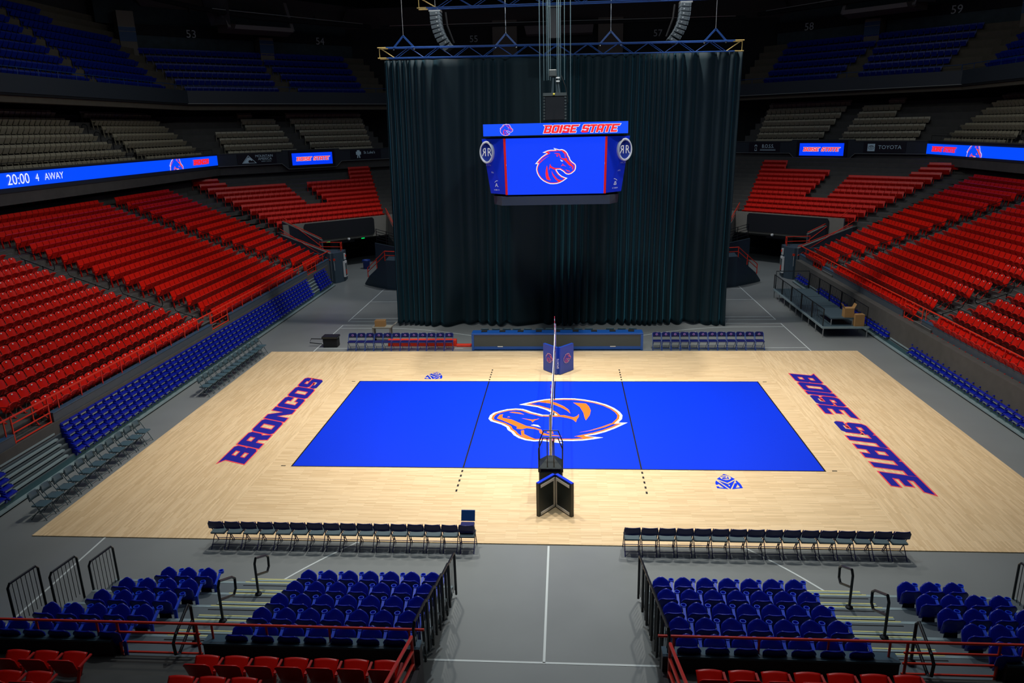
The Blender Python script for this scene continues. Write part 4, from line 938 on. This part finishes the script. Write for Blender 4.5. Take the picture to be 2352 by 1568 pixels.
for s in (-1, 1):
    cx = .04; MB().hexa([(cx+s*2.17, 6.93, 8.16), (cx+s*2.27, 6.93, 8.16), (cx+s*2.27, 7.0, 8.16), (cx+s*2.17, 7.0, 8.16), (cx+s*2.22, 6.93, 10.64), (cx+s*2.32, 6.93, 10.64), (cx+s*2.32, 7.0, 10.64), (cx+s*2.22, 7.0, 10.64)]).build('red_strip', JR, sb)
    A0, A1 = Vector((cx+s*2.28, 6.97, 8.18)), Vector((cx+s*3.0, 7.55, 8.2)); B0, B1 = Vector((cx+s*2.33, 6.97, 10.64)), Vector((cx+s*3.36, 7.6, 10.64))
    q = MB(); th = Vector((s*-.3, .4, 0)).normalized()*.05; q.hexa([A0, A1, A1+th, A0+th, B0, B1, B1+th, B0+th]); fixn(q.build('corner_panel', JP, sb))
    exv = (B1-B0).normalized()*(1 if s > 0 else -1); exv = Vector((exv.x, exv.y, 0)).normalized(); nn = exv.cross(Vector((0, 0, 1)))
    mid = lambda fr, z: Vector((cx+s*(2.30+fr*.72*(1+.4*(z-8.2)/2.4)), 6.97+fr*.6, z))
    PM = lambda fr, z, d: placeM(mid(fr, z)+nn*d, exv, (0, 0, 1))
    bd = PM(.80, 10.05, .02)
    rim = MB(); n_ = 40; R = lambda r, z: [(r*math.cos(2*PI*k/n_)*.8, r*math.sin(2*PI*k/n_)*1.02, z) for k in range(n_)]
    rim.loft([R(.47, 0), R(.49, .12), R(.46, .16), R(.40, .16), R(.40, .05)], cap=True); rim.xf(bd); bo = fixn(rim.build('badge', mat('badge_rim_silver', (.55, .58, .60), .35), sb, False))
    dsc = MB(); dsc.add(R(.405, .09), [tuple(range(n_))]); dsc.xf(bd); dsc.build('badge_face', mat('badge_face_blue', (.01, .03, .25), .4), sb)
    text('badge_letter', 'R', NUMW, bd @ Matrix.Translation((.15, -.01, .10)), .52, sb, sx=.8); text('badge_letter', 'R', NUMW, bd @ Matrix.Translation((-.15, -.01, .10)) @ Matrix.Diagonal((-1, 1, 1, 1)), .52, sb, sx=.8)
    for body, z, sz, fr in (('DOUBLE R RANCH', 9.48, .115, .44), ('Northwest', 9.15, .12, .42), ('Beef', 8.97, .12, .42), ('AB', 8.58, .24, .45), ('AGRI BEEF', 8.37, .08, .45)):
        text('panel_lettering', body, NUMW, PM(fr, z, .012), sz, sb, spacing=1.25 if sz < .2 else .9)
    arc = MB(); arc.tube([mid(.45, 8.58)+nn*.02+exv*(.16*math.cos(t))+Vector((0, 0, .08+.12*math.sin(t))) for t in [.35+2.44*i/10 for i in range(11)]], .012, 6); arc.build('arc_mark', NUMW, sb)
q = MB(); q.loft([oct_ring(2.86, 2.45, 5, 7.68, y0=6.98), oct_ring(2.9, 2.45, 5, 8.08, y0=6.95)]); fixn(q.build('lower_ribbon', JL, sb)); 
lettering('top_lettering', 'BOISE STATE', placeM((-.48, 6.87, 10.83), (1, 0, 0), (0, 0, 1)), sb, LEDR, LEDW, 3.25, .34, e=.05, lift=.006)
emblem('top_emblem', placeM((-2.12, 6.87, 11.02), (1, 0, 0), (0, 0, 1)), sb, .6, LEDW, LEDR, SCREEN2, .004)
emblem('screen_emblem', placeM((.06, 6.94, 9.40), (1, 0, 0), (0, 0, 1)), sb, 1.86, LEDW, LEDR, SCREEN, .004)
for i, x in enumerate((-.66, .74)): MB().tube([(x, 8.6, 11.2), (x, 8.8, 26)], .02, 6).build('hanging_cable', mat('steel_cable_grey', (.10, .16, .18), .4), sb)
for i, (x, y) in enumerate(((-.5, 9.6), (-.36, 9.6), (-.2, 9.7), (.12, 9.7), (.28, 9.7), (.46, 9.6), (-.28, 9.3), (.2, 9.3))): MB().tube([(x, y, 13.2), (x*1.05, y, 26)], .014 if i < 6 else .022, 6).build('hanging_cable', MATS['steel_cable_grey'], sb)
hs = thing('speaker_cluster', 'black speaker cluster with motor hoist hanging above the scoreboard', 'speaker')
MB().bbox(-.46, 9, 11.4, .48, 9.8, 12.5, .03).build('cabinet', mat('cluster_black', (.006, .006, .010), .5), hs)
MB().box(-.54, 8.95, 12.48, .56, 9.8, 12.62).build('frame', mat('rig_steel_dark', (.06, .07, .07), .5), hs)
for s in (-1, 1):
    for k in range(8): MB().box(s*.5-.04, 9.0, 11.42+.135*k, s*.5+.05, 9.4, 11.51+.135*k).build('bracket', MATS['rig_steel_dark'], hs)
MB().bbox(-.26, 9.1, 13.35, .1, 9.5, 13.65, .03).build('hoist_motor', MATS['rig_steel_dark'], hs)
for x in (-.1, .12, .22): MB().hexa([(x-.06, 9.2, 12.6), (x+.06, 9.2, 12.6), (x+.06, 9.4, 12.6), (x-.06, 9.4, 12.6), (x*.5-.04, 9.2, 13.4), (x*.5+.04, 9.2, 13.4), (x*.5+.04, 9.4, 13.4), (x*.5-.04, 9.4, 13.4)]).build('chain_bag', mat('chain_bag_grey', (.03, .05, .06), .6), hs)
for z in (13.1, 13.25): MB().box(.08, 9.05, z, .24, 9.1, z+.06).build('tape_mark', NUMW, hs)
MB().tube([(.3, 9.3, 13.4), (.5, 9.3, 12.9), (.62, 9.3, 12.2), (.45, 9.3, 12.0), (.52, 9.3, 12.4)], .02, 6).build('cable', DARK, hs)
MB().lathe([(.03, 0), (.05, .05), (.03, .1)], (-.03, 8.93, 12.5), 8).build('yellow_hook', mat('hook_yellow', (.6, .5, .05), .5), hs)
us = thing('hanging_speaker', 'tall dark speaker hanging high above the scoreboard between the cables', 'speaker')
MB().bbox(-.3, 11.2, 15.2, .3, 11.7, 16.6, .03).build('cabinet', MATS['cluster_black'], us); MB().box(-.33, 11.15, 16.6, .33, 11.75, 16.66).build('frame', MATS['rig_steel_dark'], us)
# ---------------------------------------------------------------- near parapets and rails
for half, sg in (('grey-chair', 1), ('platform', -1)):
    X = lambda a: -sg*a
    for a0, a1 in ((2.2, 6.3), (8.1, 13)):
        mb = MB(); mb.box(X(a0), -16.0, 0, X(a1), -15.78, 1.93); struct('wall_near_parapet', mb, WALLDARK)
        mb = MB(); mb.box(X(a0), -16.03, 1.93, X(a1), -15.76, 1.97); struct('trim_near_parapet_cap', mb, mat('near_cap_blue', (.04, .09, .13), .5))
    mb = MB(); mb.box(X(2.2), -16.0, 0, X(2.34), -25.5, 1.62); struct('wall_near_gap', mb, WALLDARK)
    g = thing('guard_rail', f'red rail on short posts along the near parapet, {half} half, in front of the camera', 'railing')
    MB().tube([(X(2.12), -15.88, 2.28), (X(13), -15.88, 2.28)], .026).build('top_rail', RED_RAIL, g)
    for a in (2.4, 3.9, 5.1, 6.15, 8.4, 9.6, 11): MB().tube([(X(a), -15.88, 1.95), (X(a), -15.88, 2.28)], .022).build('post', RED_RAIL, g)
    g = thing('gate_rail', f'red three-bar gate rail across the near stairs, {half} half', 'railing')
    for z in (1.62, 1.84, 2.06): MB().tube([(X(6.4), -15.88, z), (X(8.05), -15.88, z)], .022).build('bar', RED_RAIL, g)
    for a in (6.45, 8.0): MB().tube([(X(a), -15.88, 1.5), (X(a), -15.88, 2.28)], .026).build('post', RED_RAIL, g)
    g = thing('slope_rail', f'red sloping three-bar rail beside the centre gap, {half} half', 'railing')
    for h in (.35, .62, .92): MB().tube([(X(2.3), -16.15, 1.4+h), (X(2.42), -18.6, 1.95+h)], .032).build('bar', RED_RAIL, g)
    MB().tube([(X(2.3), -16.15, 1.6), (X(2.3), -16.15, 2.34)], .03).build('post', RED_RAIL, g)
    for i, (y, z, s) in enumerate(((-12.5, .56, 1), (-14.25, 1.12, 1), (-15.35, 1.45, -1))):
        h = thing('handrail', f'black looped handrail on the near bleacher stairs, {half} half, {ORD[i+1]} from court', 'handrail')
        p = lambda dy, dz: (X(6.82), y+s*dy, z+dz)
        MB().tube([p(0, 0), p(0, .82), p(.08, .92), p(.62, .66), p(.74, .55), p(.72, .3), p(.6, .22), p(0, .52)], .03).build('loop', BLACK_RAIL, h)
        MB().lathe([(.09, 0), (.08, .03), (.04, .06)], (X(6.82), y, z), 10).build('base', BLACK_RAIL, h)
    for where, a, yy in (('outer end', 10.85, ((-11.65, .28), (-12.55, .56), (-13.4, .84))), ('centre gap', 2.22, ((-11.65, .28), (-12.55, .56), (-13.4, .84), (-14.25, 1.12), (-15.1, 1.4)))):
        for i, (y, z) in enumerate(yy):
            h = thing('safety_barrier', f'black barred barrier, {where} of near bleacher, {half} half, {ORD[i+1]} from court', 'barrier')
            aa = a+(.3*i if where == 'outer end' else 0)
            MB().tube([(X(aa), y, z-.2), (X(aa), y, z+.92), (X(aa), y-.06, z+1.0), (X(aa+.08), y-.76, z+1.02), (X(aa+.09), y-.82, z+.94), (X(aa+.09), y-.82, z-.2)], .028).build('frame', BLACK_RAIL, h)
            for k in range(1, 7): MB().tube([(X(aa+.012*k), y-.117*k, z), (X(aa+.012*k), y-.117*k, z+1.0)], .008, 5).build('bar', BLACK_RAIL, h)
# ---------------------------------------------------------------- folding chairs
def make_chair(fr, seat_m, back_m, emb):
    r = empty('folding_chair')
    for s in (-.21, .21):
        MB().tube([(s, -.26, 0), (s, -.02, .45), (s, .16, .76), (s*.9, .18, .84)], .013, 6).build('leg', fr, r)
        MB().tube([(s*.88, .26, 0), (s*.88, -.14, .43)], .012, 6).build('leg', fr, r)
    MB().bbox(-.21, -.24, .43, .21, .17, .475, .02).build('seat', seat_m, r)
    g = [[(u*(.215-.05*max(0, (v-.7)/.3)), .15+.06*v+.03*(1-u*u), .62+.24*v) for u in US] for v in (0, .4, .7, .9, 1)]
    fixn(shell(g, .022).build('backrest', back_m, r, True))
    MB().tube([(-.19, .2, .12), (.19, .2, .12)], .01, 6).build('brace', fr, r); MB().tube([(-.2, -.2, .1), (.2, -.2, .1)], .01, 6).build('brace', fr, r)
    if emb:
        for m_, rr, yy in ((mat('chair_badge_white', (.5, .4, .55), .5), .06, .138), (mat('chair_badge_violet', (.14, .03, .35), .5), .047, .135)):
            b = MB(); b.add([(rr*math.cos(t*PI/8), yy+.02, .75+rr*math.sin(t*PI/8)) for t in range(16)], [tuple(range(16))]); b.build('badge', m_, r)
    return r
NAVY = mat('chair_navy_plastic', (.008, .012, .10), .3); PADG = mat('chair_pad_slate', (.055, .09, .105), .5); STEEL = mat('chair_steel_teal', (.05, .085, .10), .4); GREYB = mat('chair_grey_teal', (.06, .11, .14), .35)
def place_chairs(proto, spots, lab, group):
    for i, (x, y, z, rz) in enumerate(spots):
        o = proto if i == 0 else copy_tree(proto); o.location = (x, y, z); o.rotation_euler = (0, 0, rz); tag(o, lab(i+1), 'chair', group)
for half, x0, x1 in (('grey-chair', -9.18, -2.2), ('platform', 2.24, 9.15)):
    place_chairs(make_chair(NAVY, PADG, NAVY, False), [(x0+(x1-x0)*i/15, -9.46, 0, PI) for i in range(16)], lambda i: f'navy folding chair with slate pad, near court edge, {half} half, {ordn(i)} from the {half} side' if half == 'grey-chair' else f'navy folding chair with slate pad, near court edge, platform half, {ordn(i)} from centre line', f'navy chairs along the near court edge, {half} half')
for half, x0, x1 in (('cart', -10.75, -5.6), ('cable', 5.15, 10.3)):
    place_chairs(make_chair(mat('chair_blue_steel', (.01, .05, .28), .35), NAVY, NAVY, True), [(x0+(x1-x0)*i/11, 9.62, 0, 0) for i in range(12)], lambda i: f'navy folding chair with round badge beyond the court, row by the {half}, {ordn(i)} along', f'badged navy chairs in the row by the {half}')
gp = [(-15.42, -8.1+.56*i, 0, PI/2) for i in range(11)]+[(-15.42, 2.6+.52*i, 0, PI/2) for i in range(13)]
place_chairs(make_chair(STEEL, GREYB, GREYB, False), gp, lambda i: f'grey folding chair beside the BRONCOS lettering, {"nearer" if i <= 11 else "farther"} row, {ordn(i if i <= 11 else i-11)} from the camera', 'grey chairs beside the court end')
place_chairs(make_chair(STEEL, GREYB, GREYB, False), [(x, 10.9, 0, PI) for x in (-3.82, -3.23, -2.65, -2.11, -1.52, -.89, -.38, .11, .62, 1.15, 1.71, 2.82, 3.44, 4.01)], lambda i: f'grey folding chair behind the long blue scorer table, {ordn(i)} from the cart side', 'grey chairs behind the scorer table')
bk = thing('folded_box', 'open blue padded case standing on the last navy chair by the centre gap', 'case')
MB().bbox(-2.4, -9.5, .49, -2.02, -9.25, .72, .02).build('body', NAVY, bk); MB().hexa([(-2.4, -9.22, .72), (-2.02, -9.22, .72), (-2.02, -9.2, .72), (-2.4, -9.2, .72), (-2.4, -9.1, .98), (-2.02, -9.1, .98), (-2.02, -9.07, .98), (-2.4, -9.07, .98)]).build('lid', BLUE_RAIL, bk)
# ---------------------------------------------------------------- scorer table
stb = thing('scorer_table', 'long blue framed scorer table with dark screen front beyond the court', 'table'); SB_ = mat('scorer_blue', (.008, .075, .33), .4)
MB().bbox(-4.38, 9.4, .84, 4.43, 10.1, .92, .01).build('tabletop', SB_, stb); MB().box(-4.36, 9.42, .06, 4.41, 9.5, .22).build('bottom_rail', SB_, stb)
for x in (-4.38, 4.31): MB().box(x, 9.4, .03, x+.12, 10.05, .86).build('side_panel', SB_, stb)
MB().box(-4.26, 9.43, .22, 4.31, 9.48, .84).build('screen', mat('screen_off_dark', (.04, .055, .06), .4, noise=.1, nscale=40), stb)
for x in (-2.9, 2.9): MB().box(x-.14, 9.405, .2, x+.14, 9.42, .235).build('maker_plate', NUMW, stb)
for k in range(9): MB().bbox(-3.9+.95*k, 9.7, .92, -3.6+.95*k, 9.95, .96, .01).build('equipment', DARK, stb)
# ---------------------------------------------------------------- net, posts, stand, pads
nt_ = thing('volleyball_net', 'volleyball net seen edge on above the centre line with white tapes and striped antennas', 'net')
for z0, z1, m_ in ((2.17, 2.24, NUMW), (1.24, 1.29, NUMW)): MB().box(-.012, -4.9, z0, .012, 4.9, z1).build('tape', m_, nt_)
ms = MB()
for k in range(-48, 49): ms.box(-.003, k*.1-.003, 1.27, .003, k*.1+.003, 2.2)
for k in range(9): ms.box(-.003, -4.8, 1.3+k*.1, .003, 4.8, 1.306+k*.1)
ms.build('mesh', BLACK_PAINT, nt_)
for s in (-1, 1):
    for k in range(18): MB().lathe([(.012, 0), (.012, .1)], (0, s*4.55, 1.24+.1*k), 6).build('antenna_band', RED_PAINT if k % 2 else NUMW, nt_)
    p = thing('net_post', f'metal net post at the {"far" if s > 0 else "near"} side of the court', 'post'); MB().lathe([(.06, 0), (.05, .05), (.045, 2.4)], (0, s*5.6, .028), 14).build('pole', CHROME, p); MB().lathe([(.16, 0), (.16, .03)], (0, s*5.6, .028), 16).build('base', DARK, p); MB().bar((0, s*5.6, 2.2), (0, s*4.9, 2.2), .02).build('net_cord', NUMW, p)
PADB = mat('pad_blue_vinyl', (.006, .045, .34), .45); PADK = mat('pad_black_vinyl', (.012, .02, .022), .45)
pad = thing('post_pad', 'blue V-shaped padding with horse emblems around the far net post', 'padding')
for s in (-1, 1):
    q = MB(); a, b = Vector((.14, 5.45, 0)), Vector((.14+s*.62, 6.2, 0)); d = (b-a).normalized(); nn = Vector((d.y, -d.x, 0))*s*.12
    q.hexa([a+Vector((0, 0, .05)), b+Vector((0, 0, .05)), b-nn*-1+Vector((0, 0, .05)), a+nn+Vector((0, 0, .05)), a+Vector((0, 0, 1.35)), b+Vector((0, 0, 1.35)), b+nn+Vector((0, 0, 1.35)), a+nn+Vector((0, 0, 1.35))]); fixn(q.build('pad_panel', PADB, pad))
    ex = d*s; nrm = ex.cross(Vector((0, 0, 1))); c = a.lerp(b, .5)+nrm*.14; emblem('pad_emblem', placeM((c.x, c.y, .75), ex, (0, 0, 1)), pad, .55, NUMW, RED_PAINT, NAVY_PAINT, .003)
text('pad_lettering', 'SPORTS', NUMW, placeM((.13, 5.3, .6), (0, 0, 1), (-1, 0, 0)), .14, pad)
rs = thing('referee_stand', 'black referee stand with hooped rails around the near net post', 'stand')
MB().bbox(-.34, -6.75, .03, .38, -6.1, 1.02, .03).build('body', PADK, rs); q = MB(); q.loft([[(-.36, -6.75, 1.12), (.4, -6.75, 1.12), (.4, -6.1, 1.12), (-.36, -6.1, 1.12)], [(-.1, -6.5, 1.36), (.14, -6.5, 1.36), (.14, -6.3, 1.36), (-.1, -6.3, 1.36)]]); q.build('cover', PADK, rs)
for x in (-.34, .34):
    MB().box(x-.02, -6.74, 1.0, x+.06, -6.66, 1.14).build('upright', PADK, rs)
for y in (-6.7, -6.15): MB().tube([(-.34, y, 1.1), (-.34, y, 1.75), (-.2, y, 2.12), (.24, y, 2.12), (.38, y, 1.75), (.38, y, 1.1)], .02).build('hoop', BLACK_RAIL, rs)
for x in (-.08, .12): MB().tube([(x, -6.7, 1.1), (x, -6.7, 2.12)], .016).build('rail', BLACK_RAIL, rs)
np_ = thing('stand_pad', 'black V-shaped folding pads with white edging and blue top in front of the referee stand', 'padding')
for s in (-1, 1):
    a, b = Vector((.16, -7.1, .03)), Vector((.16+s*.47, -7.72, .03)); d = (b-a).normalized(); nrm = (d*s).cross(Vector((0, 0, 1))); th = -nrm*.1; up = Vector((0, 0, 1.06))
    fixn(MB().hexa([a, b, b+th, a+th, a+up, b+up, b+th+up, a+th+up]).build('pad_panel', PADK, np_)); t_ = Vector((0, 0, .03)); fixn(MB().hexa([a+up, b+up, b+th+up, a+th+up, a+up+t_, b+up+t_, b+th+up+t_, a+th+up+t_]).build('top_strip', BLUE_PAINT, np_))
    f0 = nrm*.008; L = lambda u_, z: a.lerp(b, u_)+Vector((0, 0, z))+f0
    for (u0, z0, u1, z1) in ((.05, .96, .9, .96), (.08, .08, .08, 1.0), (.05, .08, .9, .08)): MB().bar(L(u0, z0), L(u1, z1), .01, .09 if u0 != u1 else .06, up=nrm.cross(L(u1, z1)-L(u0, z0))).build('edging', NUMW, np_)
# ---------------------------------------------------------------- platform, boxes and loose items
sp = thing('stage_platform', 'low grey stage platform on metal legs with black barred guards beside the pushed-in bleacher', 'platform'); SD = mat('stage_deck_slate', (.05, .085, .105), .5)
for k in range(4): MB().box(14.1, 11.7+2.44*k, .52, 16.45, 11.7+2.42*(k+1), .6).build('deck', SD, sp)
for k in range(9):
    for x in (14.14, 16.4): MB().tube([(x, 11.75+1.2*k, 0), (x, 11.75+1.2*k, .53)], .03, 6).build('leg', CHROME, sp)
MB().box(14.1, 11.66, .5, 16.45, 11.7, .61).build('edge', ALU, sp); MB().box(14.06, 11.7, .5, 14.1, 21.4, .61).build('edge', ALU, sp)
for k in range(5):
    y0 = 11.9+1.95*k; MB().tube([(14.15, y0, .6), (14.15, y0, 1.5), (14.15, y0+1.85, 1.5), (14.15, y0+1.85, .6)], .025).build('guard_frame', BLACK_RAIL, sp)
    for j in range(1, 12): MB().tube([(14.15, y0+.154*j, .65), (14.15, y0+.154*j, 1.5)], .008, 5).build('guard_bar', BLACK_RAIL, sp)
    MB().tube([(16.4, y0, .6), (16.4, y0, 1.6), (16.4, y0+1.85, 1.6), (16.4, y0+1.85, .6)], .025).build('guard_frame', BLACK_RAIL, sp)
    for j in range(1, 12): MB().tube([(16.4, y0+.154*j, .65), (16.4, y0+.154*j, 1.6)], .008, 5).build('guard_bar', BLACK_RAIL, sp)
MB().tube([(14.2, 21.4, .6), (14.2, 21.4, 1.75), (16.3, 21.4, 1.75), (16.3, 21.4, .6)], .03).build('guard_frame', BLACK_RAIL, sp)
ud = thing('stage_riser', 'smaller raised deck on four legs standing on the stage platform', 'platform'); MB().box(14.55, 11.95, .95, 15.75, 14.3, 1.02).build('deck', SD, ud)
for x in (14.6, 15.7):
    for y in (12.0, 14.25): MB().tube([(x, y, .6), (x, y, .96)], .028, 6).build('leg', CHROME, ud)
CARD = mat('cardboard_brown', (.36, .20, .07), .75, noise=.08)
for nm_, x, y, z, h, op in (('open cardboard box with raised flaps on the raised stage deck', 15.5, 12.2, 1.02, .5, True), ('closed cardboard box on the lower stage platform', 15.98, 11.95, .6, .62, False)):
    b = thing('cardboard_box', nm_, 'box'); MB().box(x-.24, y-.2, z, x+.24, y+.2, z+h).build('body', CARD, b)
    for s in (-1, 1): MB().hexa([(x+s*.24, y-.19, z+h), (x+s*.25, y-.19, z+h), (x+s*.25, y+.19, z+h), (x+s*.24, y+.19, z+h), (x+s*(.34 if op else .02), y-.19, z+h+(.22 if op else .01)), (x+s*(.35 if op else .03), y-.19, z+h+(.22 if op else .015)), (x+s*(.35 if op else .03), y+.19, z+h+(.22 if op else .015)), (x+s*(.34 if op else .02), y+.19, z+h+(.22 if op else .01))]).build('flap', CARD, b)
ca = thing('utility_cart', 'grey utility cart with handle behind the badged chairs', 'cart'); CG = mat('cart_grey', (.22, .22, .19), .5)
for z in (.28, .8): MB().bbox(-10.0, 10.9, z, -8.95, 11.4, z+.08, .02).build('shelf', CG, ca)
for x in (-9.95, -9.02):
    for y in (10.95, 11.33): MB().box(x-.04, y-.04, .12, x+.04, y+.04, .82).build('leg', CG, ca); MB().lathe([(.06, -.02), (.06, .02)], (0, 0, 0), 12).xf(Matrix.Translation((x, y, .06)) @ Matrix.Rotation(PI/2, 4, 'X')).build('caster', DARK, ca)
MB().tube([(-8.95, 10.95, .86), (-8.72, 10.95, 1.05), (-8.72, 11.35, 1.05), (-8.95, 11.35, .86)], .03).build('handle', CG, ca)
b = thing('cardboard_box', 'brown carton standing on the grey utility cart', 'box'); MB().box(-9.85, 11.0, .88, -9.3, 11.35, 1.22).build('body', CARD, b); MB().box(-9.83, 11.02, 1.2, -9.32, 11.33, 1.235).build('lid', mat('carton_dark', (.18, .10, .04), .8), b)
bc = thing('equipment_case', 'black lidded equipment case on the grey floor beside the court corner', 'case'); MB().bbox(-12.5, 10.05, .0, -11.72, 10.55, .48, .03).build('body', DARK, bc); MB().bbox(-12.54, 10.0, .48, -11.68, 10.6, .6, .03).build('lid', mat('case_lid_black', (.012, .014, .016), .35), bc); MB().tube([(-12.5, 10.3, .4), (-13.2, 10.3, .42), (-13.3, 10.3, .2), (-12.6, 10.3, .12)], .025).build('handle', BLACK_RAIL, bc)
for i, (x0, x1, y, z) in enumerate(((-9.0, -5.3, 10.2, .12), (-5.3, -4.5, 10.1, 0))):
    m_ = thing('red_barrier', ('long red padded barrier lying behind the badged chairs' if i == 0 else 'short red strip lying against the scorer table'), 'barrier'); MB().bbox(x0, y, 0, x1, y+.25, .12+.25*(i == 0), .02).build('pad', RED_RAIL, m_)
for x, y, m_, lb in ((-16.2, 33.4, mat('bin_blue', (.01, .04, .26), .4), 'blue waste bin in the tunnel on the grey-chair side'), (13.4, 30.0, mat('bin_teal', (.03, .13, .19), .4), 'teal waste bin beside the curtain on the platform side')):
    t = thing('waste_bin', lb, 'bin'); MB().lathe([(.24, 0), (.3, .68), (.34, .7), (.34, .76), (.3, .76), (.27, .1)], (x, y, 0), 18).build('body', m_, t, True)
    for s in (-1, 1): MB().box(x+s*.33-.04, y-.06, .58, x+s*.33+.04, y+.06, .66).build('handle', m_, t)
